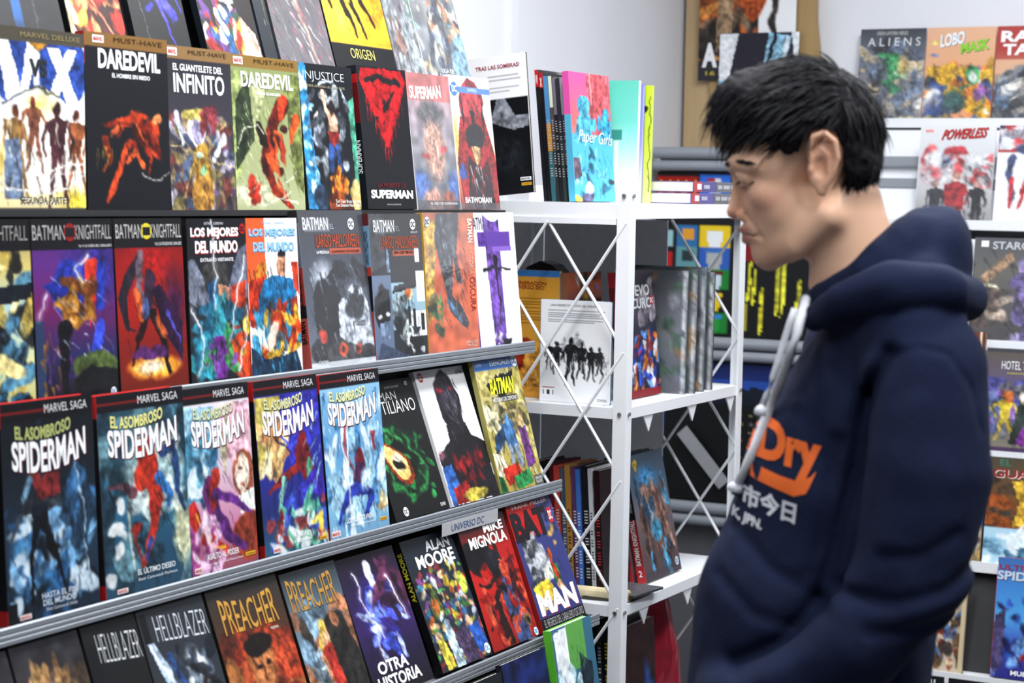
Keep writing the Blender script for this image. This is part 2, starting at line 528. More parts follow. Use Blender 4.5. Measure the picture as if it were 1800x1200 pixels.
# ------------------------------------------------------------------ the sloping magazine rack on the left wall
ROWS = {0: (-.058, 1.748, 17), 1: (0, 1.512, 5), 2: (.066, 1.255, 6), 3: (.131, .988, 10), 4: (.218, .735, 21), 5: (.310, .475, 21)}
rack = empty('magazine_rack', pos(-2.4, 0, 0), (0, 0, RZ))
tag(rack, 'tall dark magazine rack with grey metal ledges along the left wall', 'display rack')
RL = 2.4                                                       # rack runs from x=0 to x=RL in its own frame; y points to the wall
for k, (a, z, ln) in ROWS.items():
    y = -a
    if k < 2:
        prof = [(y + .070, z - .004), (y - .010, z - .004), (y - .010, z + .001), (y - .012, z + .001), (y - .012, z - .008), (y + .070, z - .008)]
    else: prof = [(y + .070, z - .006), (y - .012, z - .006), (y - .012, z + .004), (y - .0145, z + .005), (y - .0165, z + .003),
            (y - .0165, z - .003), (y - .0148, z - .0045), (y - .0165, z - .006), (y - .0165, z - .010), (y - .0148, z - .0115),
            (y - .0165, z - .013), (y - .0165, z - .018), (y - .0135, z - .019), (y - .012, z - .0105), (y + .070, z - .0105)]
    MB().extrude_x(prof, 0.0, RL + .008).build('ledge', M_RAIL if k > 1 else M_DARK, rack)
    tn = math.tan(math.radians(ln))
    zt = z + (.34 if k == 0 else .24)
    y0, y1 = y + .064, y + .064 + tn * (zt - z)
    MB().extrude_x([(y0, z - .006), (y1, zt), (y1 + .008, zt), (y0 + .008, z - .006)], 0.01, RL - .005).build('back_panel', M_DARK, rack)
for x in (0.0, RL - .004):                                     # slanted uprights at both ends
    MB().extrude_x([(.44, 0), (-.30, 0), (-.30, .06), (-.22, .47), (-.12, .735), (-.04, .99), (.03, 1.26), (.075, 1.50), (.24, 2.15), (.44, 2.15)], x - .012, x - .002).build('side_panel', M_DARK, rack)
MB().box(0, RL - .02, .40, .44, 0.0, 2.15).build('rear_board', M_DARK, rack)

def rb(row, s0, w, h, th, label, art, txt=(), t=.012, da=0.004, **kw):
    a, z, _ = ROWS[row]
    th = th
    return book(label, pos(s0, a + da, z + t * math.sin(math.radians(th))), RZ, th, w, h, t, art, txt,
                group='comics on the sloping rack', **kw)

BUSY = ['20242c', 'd8d4cc', '7a3a34', '3f5f96', 'c79a3c', '6a4f86', '4f7a5a', 'a8a6a8']
def must(titletxt): return [('MUST-HAVE', .34, .018, .93, .046, '3a2a12', {'b': 0.0})] + titletxt

# ---- row 0, standing above, only the lower ends in view
R0 = 0
rb(0, -1.62, .19, .27, 16, 'comic with charcoal cover left of a narrow blue strip on the top ledge',
   [('g', '201f22', '2c2a2c'), ('e', .3, .8, .12, .02, '5a2a2a'), ('e', .5, .83, .07, .02, '8a8686'), ('v', .3)], sp='1a1a1c')
rb(0, -1.40, .19, .27, 16, 'black comic with a thin bright blue stripe on the top ledge',
   [('g', '101216', '17191e'), ('r', .46, .3, .56, 1, '1b4f86'), ('s', [(.7, 0), (.7, 1)], .006, '5a6068'), ('v', .3)], sp='101216')
rb(0, -1.195, .125, .27, 16, 'comic with glossy red armour-like shapes on yellow, top ledge',
   [('g', '2a1512', '3a1a12'), ('r', 0, .55, .35, 1, 'c99a4a'), ('n', ['b3261a', '7e150f', 'd8502c', '3a0d0a', 'e08a5a'], 90, .1, .3, .95, .96, .05), ('n', ['f0e4b8', 'e8a83a'], 10, 0, .8, .3, 1, .04), ('s', [(.45, .7), (.8, .95)], .015, 'f08a6a'), ('v', .3)], sp='14161b')
rb(0, -1.048, .135, .27, 16, 'black comic with bright violet-blue streaks on the top ledge',
   [('g', '0e0f14', '0b0c10'), ('n', ['3a35c8', '4a48e0', '2a2596'], 16, .35, .3, .85, .9, .05, 3), ('s', [(.45, .55), (.6, .75), (.72, .95)], .07, '4a44d8', {'w2': .01}), ('s', [(.75, .5), (.95, .75)], .05, '3c38c0', {'w2': .01}), ('n', ['8a1a1a', 'a82a22'], 8, .5, .3, .9, .5, .04), ('s', [(.1, .5), (.3, 1)], .004, '9a9aa8')], sp='1c2026')
rb(0, -.870, .150, .27, 17, 'comic crowded with red, blue and gold shapes beside a flat pink patch',
   [('g', '1a1414', '201818'), ('p', [(.55, .62), (.95, .82), (1, 1), (.62, 1)], 'e8b0a0'), ('n', ['b02a20', '8a1a14', 'd0a030', '2f5f96', 'e8e8ee', '5a3a7a', '1f4a30'], 80, .05, .3, .65, .98, .045), ('s', [(.35, .72), (.5, .97)], .07, '2c5a8a'), ('s', [(.3, .7), (.42, .82)], .05, 'e8ecf4')], sp='1c242c')
rb(0, -.712, .035, .27, 17, 'narrow dark slate volume with a yellow-green edge on the top ledge',
   [('g', '202a34', '1c242e'), ('s', [(.8, 0), (.8, .72)], .02, 'b8c030'), ('n', ['c8ccd4', '404a54'], 6, .5, .7, 1, 1, .02)], sp='1c242e', res=(24, 60))
rb(0, -.668, .165, .27, 17, 'grey comic with pale streaks and pink slashes on the top ledge',
   [('g', '4a464c', '5e5a60'), ('h', 0, .3, 1, 1, '98949a', 60, .008, 65), ('h', 0, .3, 1, 1, 'b8405a', 36, .010, 68), ('h', .3, .3, .8, .9, 'e8dcd8', 16, .02, 60), ('h', 0, .5, 1, 1, '26242a', 60, .006, 66), ('s', [(.5, .5), (.7, .95)], .05, 'b88a80', {'w2': .02})], sp='3a3a40', material=M_WRAP)
rb(0, -.497, .205, .28, 17, 'orange and yellow comic with a black title band at its foot',
   [('g', 'd8a828', 'f0b428', 'd88a18'), ('e', .3, .6, .5, .25, 'f4d040', 0, .9), ('e', .85, .55, .3, .2, 'd08018', 0, .9), ('v', .18),
    ('s', [(.28, .3), (.36, .55), (.46, .74)], .075, '1c1408', {'w2': .02}), ('s', [(.45, .3), (.50, .55), (.60, .74)], .08, '20160a', {'w2': .025}), ('s', [(.56, .3), (.66, .5), (.78, .66)], .07, '1c1408', {'w2': .02}), ('s', [(.15, .3), (.12, .5), (.16, .56)], .05, '3a2208', {'w2': .02}),
    ('s', [(.4, .3), (.46, .52)], .02, 'd8a030'), ('s', [(.55, .36), (.62, .48)], .02, 'e8b848'), ('r', 0, .80, 1, 1, '14151a'), ('r', 0, .795, 1, .802, 'c8a030')],
   [('ORIGEN', .27, .828, .66, .895, 'd8cc6a', {'b': -.005})], sp='14151a')
rb(0, -.288, .10, .27, 17, 'narrow smoky grey comic right of the orange one on the top ledge',
   [('g', '5a5658', '6a6c70', '808890'), ('n', ['787478', '55525a', '8a9298', '7a5a50', '98a4a8'], 60, 0, .2, 1, 1, .07), ('s', [(.9, 0), (1, .6)], .03, '2f8a6a'), ('v', .2)], sp='6a6a6e', material=M_WRAP)
rb(0, -.185, .175, .27, 17, 'shrink-wrapped grey-blue comic at the rack end of the top ledge',
   [('g', '9a9484', '7a7c80', '6a7078'), ('n', ['b8a888', '6f7f8f', '4a5260', 'c0b8a8', 'a87a60', '86a0aa', '3a3c44'], 110, 0, .1, 1, 1, .05, 3), ('s', [(.55, .2), (.6, .95)], .1, '3f4654', {'op': .7}), ('e', .85, .8, .2, .2, '6a8a9c', 20), ('v', .2)],
   [('LIGA DE\nLA JUSTICIA', .3, .885, .68, .965, 'e4e6e8', {'b': .0})], sp='e0e0e4', material=M_WRAP)

# ---- row 1
rb(1, -1.419, .182, .246, 1.2, 'comic with giant white V and X letters on blue above brown figures',
   [('g', 'e4e8f0', 'e8eaf0', 'd8c890'), ('e', .5, .22, .56, .24, '2c4a98'), ('r', 0, 0, 1, .075, '4c473d'),
    ('p', [(0, .49), (.47, .30), (1, .47), (1, .9), (0, .9)], 'ece8e0'),
    ('p', [(.02, .075), (.16, .075), (.28, .33), (.36, .075), (.50, .075), (.32, .42), (.14, .42)], 'eef0f6'), ('p', [(.58, .1), (.72, .1), (.98, .47), (.84, .47)], 'eef0f6'), ('p', [(.80, .1), (.92, .1), (.66, .42), (.54, .42)], 'eef0f6'),
    ('s', [(.42, .1), (.47, .15), (.47, .30)], .035, 'eef0f6'), ('p', [(.38, .078), (.58, .078), (.48, .125)], 'c08a28'), ('s', [(.08, .42), (.48, .31), (.68, .38)], .014, '3a3c40'), ('s', [(.06, .44), (.48, .33)], .012, 'eef0f6'),
    ('e', .5, .42, .25, .1, 'f4e070', 0, .9), ('e', .9, .95, .3, .12, 'e8d040', 0, .9), ('e', .05, .75, .12, .2, 'd8b860', 0, .9),
    ('f', .22, .43, .5, '8a6a3c', '6a3a20', {'arms': .06}), ('f', .42, .37, .42, '7a4a38', '6a2a22'), ('f', .90, .44, .46, '8a5030', '5a2a20', {'arms': .04}), ('p', [(.1, .62), (.26, .6), (.3, .95), (.08, .93)], '6a7c98'),
    ('f', .68, .40, .58, '4a2830', '3a1c20', {'sp': .12, 'arms': .08}), ('h', .05, .45, 1, .92, 'f4ecd8', 22, .01, 85), ('h', .1, .5, .95, .9, '3a1c18', 26, .01, 88),
    ('s', [(0, .78), (.1, .87), (.4, .915), (.8, .885), (1, .80)], .010, 'f2f0ea'), ('s', [(.55, .9), (.6, .78), (.8, .73), (1, .74)], .010, 'f2f0ea'), ('s', [(.5, .9), (.65, .80), (1, .78)], .008, 'f2f0ea'), ('r', 0, .985, 1, 1, '404040')],
   [('VS', .375, .165, .575, .265, '26282e', {'b': .05}), ('MARVEL DELUXE', .28, .024, .95, .052, '8a7c58', {'b': 0}), ('SEGUNDA PARTE', .26, .925, .76, .965, '3a3428', {'sh': 'efe8d0'})], t=.022, sp=[(0, .15, 'a03030'), (.15, 1, '3a3a3c')])
rb(1, -1.231, .188, .252, 2.2, 'black comic with white block title above a tumbling red-orange streak',
   [('g', '171a22', '14161d'), ('r', 0, 0, 1, .075, '7c5c30'), ('n', ['c8441c', '8a2410', 'e07038', '4a1008'], 16, .55, .5, .85, .68, .035, 3, 60), ('n', ['b83c18', '7a2010', 'd86030'], 10, .3, .45, .6, .55, .03, 4, 160),
    ('s', [(.5, .62), (.38, .78), (.24, .95)], .05, 'c8461c', {'w2': .02}), ('s', [(.72, .6), (.78, .7), (.74, .78)], .04, '9a3014', {'w2': .015}), ('s', [(.2, .6), (.28, .7), (.18, .78)], .05, '7a2c14', {'w2': .015}), ('s', [(.5, .72), (.58, .66), (.66, .74)], .035, 'd05828'), ('e', .84, .475, .06, .03, 'e08a50'),
    ('h', .15, .5, .85, .8, '0e0c10', 30, .008, 70), ('h', .1, .62, .3, .72, 'c8a040', 10, .006, 100), ('s', [(.66, .78), (.86, .84), (.98, .78)], .006, 'b8b4ac')],
   must([('DAREDEVIL', .15, .088, .90, .200, 'f2f4f8', {'b': .03}), ('EL HOMBRE SIN MIEDO', .31, .222, .77, .247, 'e8eaee')]), t=.016, sp=[(0, .18, 'a02828'), (.18, 1, '14161d')], marks=[('logo', .09, .016, .22, .058, 'efe6e2', 'b83030', 'MARVEL')])
rb(1, -1.040, .164, .247, 3.7, 'comic with white two-line title over a grey-violet crowd and a golden column',
   [('g', '2c2c34', '3a3842', '5c5044'), ('r', 0, 0, 1, .075, '806440'), ('n', ['5a4a6a', '8a7a5a', '3a3644', '9a96a8', '6a3a34', '4a5a7a', '7a7048'], 120, 0, .42, 1, 1, .045), ('e', .42, .5, .14, .11, 'd8d4dc'), ('e', .42, .42, .2, .04, 'c8b860'), ('e', .42, .52, .08, .07, '8a84a0'), ('s', [(.12, .42), (.2, .6)], .06, 'c8ccd4', {'w2': .03}), ('s', [(.85, .55), (.68, .68)], .06, 'd4d6dc', {'w2': .03}), ('n', ['8a3a44', '6a2a30'], 8, .5, .38, .75, .5, .04),
    ('e', .48, .72, .14, .14, 'b08a3c'), ('e', .48, .9, .17, .14, 'a87c38'), ('e', .46, .67, .05, .02, 'a8d8e0'), ('e', .5, .76, .05, .025, '78b088'), ('h', .3, .6, .65, 1, '5a3c18', 24, .008, 85), ('h', 0, .45, 1, 1, '1c1a22', 60, .007, 60),
    ('s', [(0, .60), (1, .74)], .005, 'c8b878'), ('s', [(.9, .45), (.6, .63)], .005, 'c8b878'), ('s', [(.05, .5), (.4, .68), (.15, .95)], .005, 'c8b878')],
   must([('EL GUANTELETE DEL', .10, .108, .86, .150, 'eef0f4'), ('INFINITO', .10, .165, .88, .285, 'f4f4f8', {'b': .02})]), sp='2a2a30', marks=[('logo', .03, .014, .17, .062, 'efe6e2', 'b83030', 'MARVEL')], t=.014)
rb(1, -.874, .192, .245, 4.4, 'olive green comic with white title and dark red bent shapes',
   [('g', '7a8458', '8c9468', '9aa07c'), ('p', [(0, .1), (.25, .1), (.08, .8), (0, .8)], '8c9a60'), ('p', [(.05, .3), (.25, .12), (.3, .55), (.02, .75)], '2e3a28'), ('p', [(.3, .2), (.5, .2), (.3, .5)], 'a8ae80'), ('p', [(.75, .1), (1, .1), (1, .9), (.85, .8)], '707a44'), ('h', 0, .15, 1, .9, '46502e', 50, .008, 75), ('h', .1, .3, .5, .8, 'c0c498', 30, .006, 60), ('e', .3, .9, .4, .1, 'c8cca8', 0, .5), ('r', 0, 0, 1, .075, '806430'),
    ('s', [(.72, .3), (.58, .42), (.5, .6)], .12, '5c160c', {'w2': .08}), ('s', [(.72, .28), (.68, .38)], .09, 'b83c18', {'w2': .04}), ('s', [(.92, .4), (.86, .48), (.84, .55)], .09, 'c04a1c', {'w2': .03}), ('s', [(.5, .56), (.44, .72), (.55, .86), (.8, .98)], .11, '6a1a0e', {'w2': .03}), ('s', [(.62, .5), (.58, .62), (.5, .66)], .05, 'd05a20'), ('n', ['a83414', '3a0c08', 'c85020'], 26, .4, .45, .75, .95, .03, 3, 60), ('s', [(.42, .55), (.36, .45)], .07, '201408'),
    ('s', [(.05, .6), (.12, .48), (.35, .44), (.42, .5)], .008, 'dfe2cc'), ('s', [(.9, .75), (.7, .82), (.68, .92), (.9, .95)], .008, 'd0d4bc'), ('s', [(.25, .9), (.4, .98), (.8, .88)], .008, 'd8dcc8'), ('n', ['a82a1a', '7a1c10'], 8, .15, .8, .3, .95, .03)],
   must([('DAREDEVIL', .14, .105, .90, .205, 'f2f4f2', {'b': .03}), ('DIABLO GUARDIÁN', .34, .225, .70, .250, 'e8eae4')]), sp='201e1c', marks=[('logo', .05, .014, .18, .062, 'efe6e2', 'b83030', 'MARVEL')], t=.014)
rb(1, -.672, .164, .245, 6.1, 'dark comic with thin silver title, blue left edge and teal right edge',
   [('g', '141820', '10141c', '20242c'), ('p', [(0, 0), (.12, 0), (.16, .5), (.3, 1), (0, 1)], '2a78a8'), ('p', [(.88, .25), (1, .2), (1, 1), (.95, 1)], '4a9a80'), ('p', [(.75, .15), (.95, .3), (.8, .25)], '8a96a4'), ('n', ['8ab8d8', 'd8ecf8'], 20, 0, .1, .2, .9, .03), ('e', .3, .45, .1, .12, '9098a8', 20), ('e', .28, .38, .06, .05, 'd8d0cc'), ('e', .72, .42, .09, .1, '707888'), ('n', ['40464e', '90989e', '1a1c22'], 40, .2, .2, .85, .7, .04),
    ('s', [(.42, .18), (.46, .3), (.55, .4)], .04, 'd8a890'), ('e', .56, .40, .08, .09, 'c09a80'), ('e', .56, .29, .05, .05, '2a1c1c'), ('p', [(.46, .46), (.68, .46), (.64, .56), (.5, .56)], '8a2a24'), ('s', [(.5, .56), (.48, .72)], .06, '2c4c86'), ('s', [(.62, .56), (.66, .72)], .06, '2c4c86'), ('s', [(.36, .13), (.62, .1)], .016, 'c8d4dc'),
    ('e', .6, .9, .14, .16, 'b05a20', 0, .6), ('n', ['d88a30', 'a04818', '5a2410'], 26, .45, .74, .8, 1, .035), ('e', .25, .92, .12, .1, '2c3c54'), ('e', .92, .9, .1, .12, 'c8b070'), ('h', .15, .2, .95, .9, '0c0e14', 40, .007, 80)],
   [('INJUSTICE', .07, .050, .84, .125, 'c8ced4', {'b': -.012}), ('GODS AMONG US: AÑO DOS', .10, .140, .84, .160, 'a09878', {'b': 0}), ('Tom Taylor Bruno Redondo\nTom Derenick Mike S. Miller', .50, .93, .98, .98, 'e8e8e8', {'b': 0})], sp='101418', t=.014)
rb(1, -.485, .166, .252, 6.9, 'black comic with a dripping red inverted triangle and white title at its foot',
   [('g', '15181f', '13151b'), ('p', [(.03, .09), (.10, .012), (.90, .012), (.98, .09), (.53, .56), (.47, .56)], 'b0161c'), ('s', [(.16, .10), (.40, .07), (.84, .10)], .03, '17181e', {'w2': .05}), ('s', [(.70, .17), (.62, .24), (.50, .30)], .03, '17181e', {'w2': .05}), ('n', ['17181e'], 6, .3, .16, .6, .4, .018)] +
   [('s', [(u, v), (u, v + l)], .012, 'a81218', {'w2': .004}) for u, v, l in ((.14, .22, .16), (.2, .3, .1), (.3, .38, .1), (.38, .45, .12), (.5, .54, .18), (.55, .55, .1), (.62, .46, .14), (.7, .36, .13), (.78, .3, .12), (.86, .2, .14), (.45, .54, .12), (.34, .16, .05), (.48, .17, .06), (.58, .15, .04))] +
   [('r', 0, .945, 1, .949, '8a8c90')],
   [('LA MUERTE DE', .22, .815, .80, .845, '5a1418'), ('SUPERMAN', .07, .865, .93, .925, 'eef0f2', {'b': .045}), ('DAN JURGENS', .38, .962, .66, .975, 'b8b8bc', {'b': 0})], t=.020,
   sp=[(0, .06, '15181f'), (.06, .12, 'a81a1e'), (.12, .40, '601418'), (.40, 1, '15181f')], spt=[('SUPERMAN', .2, .52, .8, .75, 'e4e6ea', {'rot': 90})])
rb(1, -.315, .158, .252, 7.6, 'shrink-wrapped comic with white title on a faded red block over warm skin tones',
   [('g', 'a07c7c', '8c8088', '6a6c74', '4a4c54'), ('r', 0, 0, 1, .20, 'a85e5c'), ('e', .5, .30, .4, .13, '4c4a50', 0, .5), ('e', .52, .56, .30, .26, 'b08878', 0, .4), ('e', .3, .60, .14, .03, 'c03a40', 0, .7), ('e', .72, .56, .12, .03, 'c03a40', 0, .7), ('s', [(.52, .5), (.55, .68)], .03, '8a6458'), ('s', [(.44, .78), (.64, .78)], .012, '7a4a48'), ('e', .14, .82, .24, .14, '3a5a9a', 0, .5), ('e', .88, .82, .16, .14, '345494', 0, .5), ('e', .4, .94, .3, .12, 'a87c6e', 0, .4), ('e', .75, .94, .14, .08, '7a3c2c'), ('r', 0, .93, 1, 1, '34363c', .6), ('v', .2)],
   [('SUPERMAN', .05, .105, .78, .20, 'f2f0f0', {'b': .03, 'rise': .25, 'arc': .10}), ('EL HIJO DE SUPERMAN', .30, .945, .92, .968, 'd8d8d8', {'b': 0})], material=M_WRAP, sp='e0e2e6', t=.010)
rb(1, -.155, .157, .256, 7.4, 'white comic with blue banner, flame edges and a dark red hooded shape',
   [('g', 'e8ecf2', 'e8e4dc', 'd8b080', '8a2820'), ('e', .06, .45, .1, .3, 'e8b848', 0, .9), ('e', .5, .22, .32, .2, '8a2c34'), ('e', .5, .30, .26, .22, 'a83a40'), ('p', [(.18, .3), (.8, .3), (1, .6), (1, 1), (.1, 1), (.02, .65)], '8c1c1e'), ('p', [(.24, .14), (.3, .3), (.24, .44)], '1c161a'), ('p', [(.78, .14), (.72, .3), (.78, .44)], '1c161a'), ('p', [(.44, .26), (.56, .26), (.52, .46)], '1a1418'), ('e', .52, .45, .24, .09, '1c171c'), ('p', [(.40, .53), (.62, .53), (.6, .62), (.5, .68)], 'c0a070'), ('p', [(.3, .6), (.6, .7), (.8, .6), (.9, 1), (.2, 1)], '2a1216'), ('h', .1, .6, .95, .95, 'a82824', 30, .016, 80), ('h', .3, .68, .6, .95, 'd8d8dc', 16, .014, 70), ('e', .12, .72, .1, .06, '3a4a86'), ('r', 0, .075, 1, .125, '4f78b8'), ('e', .9, .26, .13, .085, 'dde2ea'), ('r', 0, .95, 1, 1, '606468', .7)],
   [('BATWOMAN', .12, .905, .78, .95, 'eef0f2', {'b': .02}), ('UNIVERSO', .42, .086, .66, .114, 'c8d8ec', {'b': 0})], material=M_SLEEVE, sp='d8dae0', marks=[('badge', .10, .10, .085, '4a74b4', 'e8eef6')], t=.012)

# ---- row 2
KN = [('r', 0, 0, 1, .17, '15151a')]
rb(2, -1.582, .166, .247, 3, 'comic with black title band over yellow, black and pale blue shapes',
   [('g', '6a6a66', 'c8b468', '9ac0cc', 'c8cc98', 'b8b070'), ('n', ['1c1c20', 'd8cc90', '4f86a8', '14161a', 'b8a050'], 60, 0, .2, 1, 1, .06), ('p', [(0, .38), (1, .34), (1, .42), (.4, .48), (0, .52)], '17202a'), ('h', .3, .5, .9, .7, '34586e', 30, .012, 60), ('h', .3, .82, 1, 1, '2c86c0', 30, .014, 140), ('e', .7, .78, .2, .05, 'd8c888', 20)] + KN,
   [('KNIGHTFALL', .40, .035, .97, .115, '8c8a88', {'b': -.005})], sp='15151a')
rb(2, -1.411, .166, .247, 3.4, 'comic with purple and blue lightning picture under a black title band',
   [('g', '4a2a6a', '5a2a7a', '6a1f5a', '2a2a5a', '14141e'), ('e', .75, .3, .5, .3, '2c2c7c', 0, .8), ('r', .0, .55, .1, 1, '2a3a5a'), ('p', [(.62, .22), (.80, .22), (.74, .5), (.66, .6)], 'b83020'), ('p', [(.80, .22), (.9, .24), (.84, .52), (.76, .5)], '22389a'), ('e', .42, .38, .2, .16, '26369a', 10), ('p', [(.10, .36), (.6, .3), (.5, .58)], '1c2a80'), ('n', ['8a5a20', 'b07a28', '6a3a18'], 20, .25, .36, .7, .6, .045), ('s', [(.8, .6), (.72, .75), (.85, .8)], .09, '3448c0', {'w2': .03}), ('h', .1, .6, .5, 1, '4a2a86', 20, .02, 90), ('h', 0, .6, .35, 1, 'a06a20', 14, .016, 90), ('h', .1, .6, .5, 1, '7a1a1a', 12, .014, 90), ('s', [(.36, .6), (.34, .96)], .1, '101018', {'w2': .06}), ('e', .72, .82, .28, .09, '4a5a30'), ('e', .75, .92, .3, .1, '14161c'), ('h', .2, .3, .9, .8, 'b8c0ea', 22, .007, 40), ('z', [(.7, .2), (.5, .28), (.6, .36)]), ('z', [(.18, .42), (.06, .54)])] + KN,
   [('BATMAN', .01, .035, .40, .115, 'a8a6a6', {'b': -.005}), ('KNIGHTFALL', .52, .035, .98, .115, 'a8a6a6', {'b': -.005}), ('Vol. 4: LA CAÍDA DEL CABALLERO', .56, .14, .98, .158, 'd8d8d8', {'b': 0})], sp='15151a', marks=[('badge', .46, .075, .075, '7c1c1c', '14141a', 'I'), ('badge', .93, .972, .035, 'e0e4ea', '2a4a8a')])
rb(2, -1.239, .155, .247, 3.8, 'dark red comic with a black curved-wing shape above an orange glow',
   [('g', '5a1014', '8c1414', 'a01c14', '7a1c14', '6a2012'), ('e', .5, .25, .4, .2, 'a01818', 0, .9), ('e', .85, .5, .25, .3, '3a1440', 0, .9), ('e', .5, .86, .44, .085, 'e09a30', 0, .35), ('e', .45, .86, .26, .06, 'f4dcc0', 0, .6), ('p', [(.32, .2), (.38, .24), (.14, .45), (.16, .62), (.30, .66), (.10, .64), (.0, .45), (.12, .32)], '2a2230'), ('s', [(.36, .22), (.32, .42), (.44, .5)], .07, '6a5a66', {'w2': .04}), ('s', [(.48, .36), (.44, .54)], .11, '38243c', {'w2': .08}), ('p', [(.5, .42), (.62, .38), (.95, .62), (.92, .84), (.7, .7)], '2a1234'), ('s', [(.72, .55), (.9, .7), (.88, .84)], .02, '4a4aa8', {'w2': .006}), ('s', [(.40, .56), (.28, .70), (.18, .84)], .06, '1c0e12', {'w2': .02}), ('s', [(.5, .56), (.62, .68), (.72, .9)], .08, '1c0e12', {'w2': .03}), ('s', [(.28, .42), (.34, .56)], .05, 'b0552a'), ('s', [(.58, .6), (.66, .68)], .06, '9a4a28'), ('e', .40, .52, .06, .06, '4a5a8c'), ('e', .44, .78, .26, .035, '5a2a6a'), ('h', .1, .3, .8, .7, '14080c', 24, .008, 70)] + KN,
   [('BATMAN', .02, .035, .40, .115, 'b4b2b0', {'b': -.005}), ('KNIGHTFALL', .52, .035, .98, .115, 'b4b2b0', {'b': -.005}), ('Vol. 5: LA CRUZADA DEL CABALLERO', .58, .14, .98, .158, 'd8d8d8', {'b': 0})], sp='15151a', marks=[('badge', .46, .075, .075, 'c8b828', '14141a', 'I')])
rb(2, -1.076, .148, .246, 3.0, 'comic with white block title on black over lightning, teal and orange shapes',
   [('g', '15161c', '24262e', '2a3038', '1c2026'), ('p', [(.0, .25), (.12, .25), (.35, .45), (.3, .6), (0, .5)], '6a7080'), ('p', [(1, .15), (.85, .2), (.6, .5), (1, .5)], '5a6070'), ('e', .45, .36, .22, .12, '3a3a3a'), ('p', [(.3, .4), (.48, .36), (.5, .6), (.36, .6)], '1c4a72'), ('p', [(.5, .4), (.68, .42), (.66, .66), (.5, .68)], 'c08a6c'), ('p', [(.7, .42), (.98, .38), (.95, .6), (.72, .62)], 'b83a1c'), ('e', .52, .62, .06, .045, '180c0c'), ('n', ['2c8098', '3aa0b0', '1c5a74'], 26, .05, .52, .8, .95, .06, 3), ('e', .88, .88, .2, .12, 'd0481c'), ('n', ['d84a20', 'e8c030', 'b03018'], 12, .6, .65, 1, .92, .05), ('p', [(.38, .72), (.62, .72), (.6, .98), (.42, .98)], '6a2a86'), ('n', ['3f9a5c', '7a4aa0'], 18, .25, .66, .75, .92, .045), ('h', .1, .4, .95, .98, '14141a', 46, .01, 80), ('z', [(.42, .02), (.46, .35), (.44, .55)]), ('z', [(.95, .25), (.8, .5), (.66, .75)]), ('z', [(.06, .55), (.25, .75), (.12, .95)]), ('z', [(.8, .95), (.95, .75), (.98, .55)])],
   [('LOS MEJORES', .05, .055, .86, .125, 'f2f2f4', {'b': .04, 'sh': 'b02020'}), ('DEL MUNDO', .12, .135, .84, .21, 'f2f2f4', {'b': .04, 'sh': 'b02020'}), ('EXTRAÑO VISITANTE', .20, .235, .76, .262, 'e4e4e8'), ('BATMAN · SUPERMAN', .28, .022, .6, .038, 'c8c8cc', {'b': 0})], sp='15151a', marks=[('badge', .93, .065, .055, 'a01818', '14141a')])
rb(2, -.924, .140, .246, 3.8, 'white comic with pale blue block title over red, blue and grey shapes',
   [('g', 'eceae8', 'e8e6e2', 'd8d4d0'), ('r', 0, 0, .36, .4, 'd8582a'), ('p', [(.2, .3), (.36, .26), (.36, .45), (.05, .45)], 'b06a20'), ('e', .66, .3, .09, .085, 'c89070'), ('e', .66, .235, .085, .03, '1c1820'), ('p', [(.2, .42), (.5, .36), (.95, .40), (.9, .62), (.4, .6), (.3, .7), (.12, .6)], '1f6ea0'), ('p', [(0, .40), (.35, .36), (.2, .5), (.15, .7), (0, .68)], 'b83418'), ('p', [(.85, .28), (1, .28), (1, .5), (.9, .45)], 'c03a20'), ('p', [(.3, .58), (.7, .56), (.72, .85), (.4, .88)], '5c6066'), ('e', .42, .58, .1, .05, '3a4a5c'), ('p', [(.55, .56), (.95, .5), (.95, .8), (.75, .85)], '8c2a1c'), ('n', ['c03a1c', 'e8d8c8', '2a80a8', 'd8a830'], 30, .05, .6, 1, 1, .05, 3), ('e', .45, .9, .16, .06, 'b08a28'), ('p', [(0, .8), (.3, .9), (.9, .86), (1, 1), (0, 1)], '1c3a52'), ('h', .0, .3, 1, 1, '1a1416', 70, .01, 70), ('h', .1, .6, 1, 1, '3a9cc8', 16, .02, 70)],
   [('LOS MEJORES', .05, .065, .95, .125, '8ab8dc', {'b': .04, 'sh': '5a90c0'}), ('DEL MUNDO', .12, .15, .92, .21, '8ab8dc', {'b': .04, 'sh': '5a90c0'}), ('BATMAN · SUPERMAN', .3, .022, .76, .04, '6a90b8', {'b': 0})], sp='c83a20')
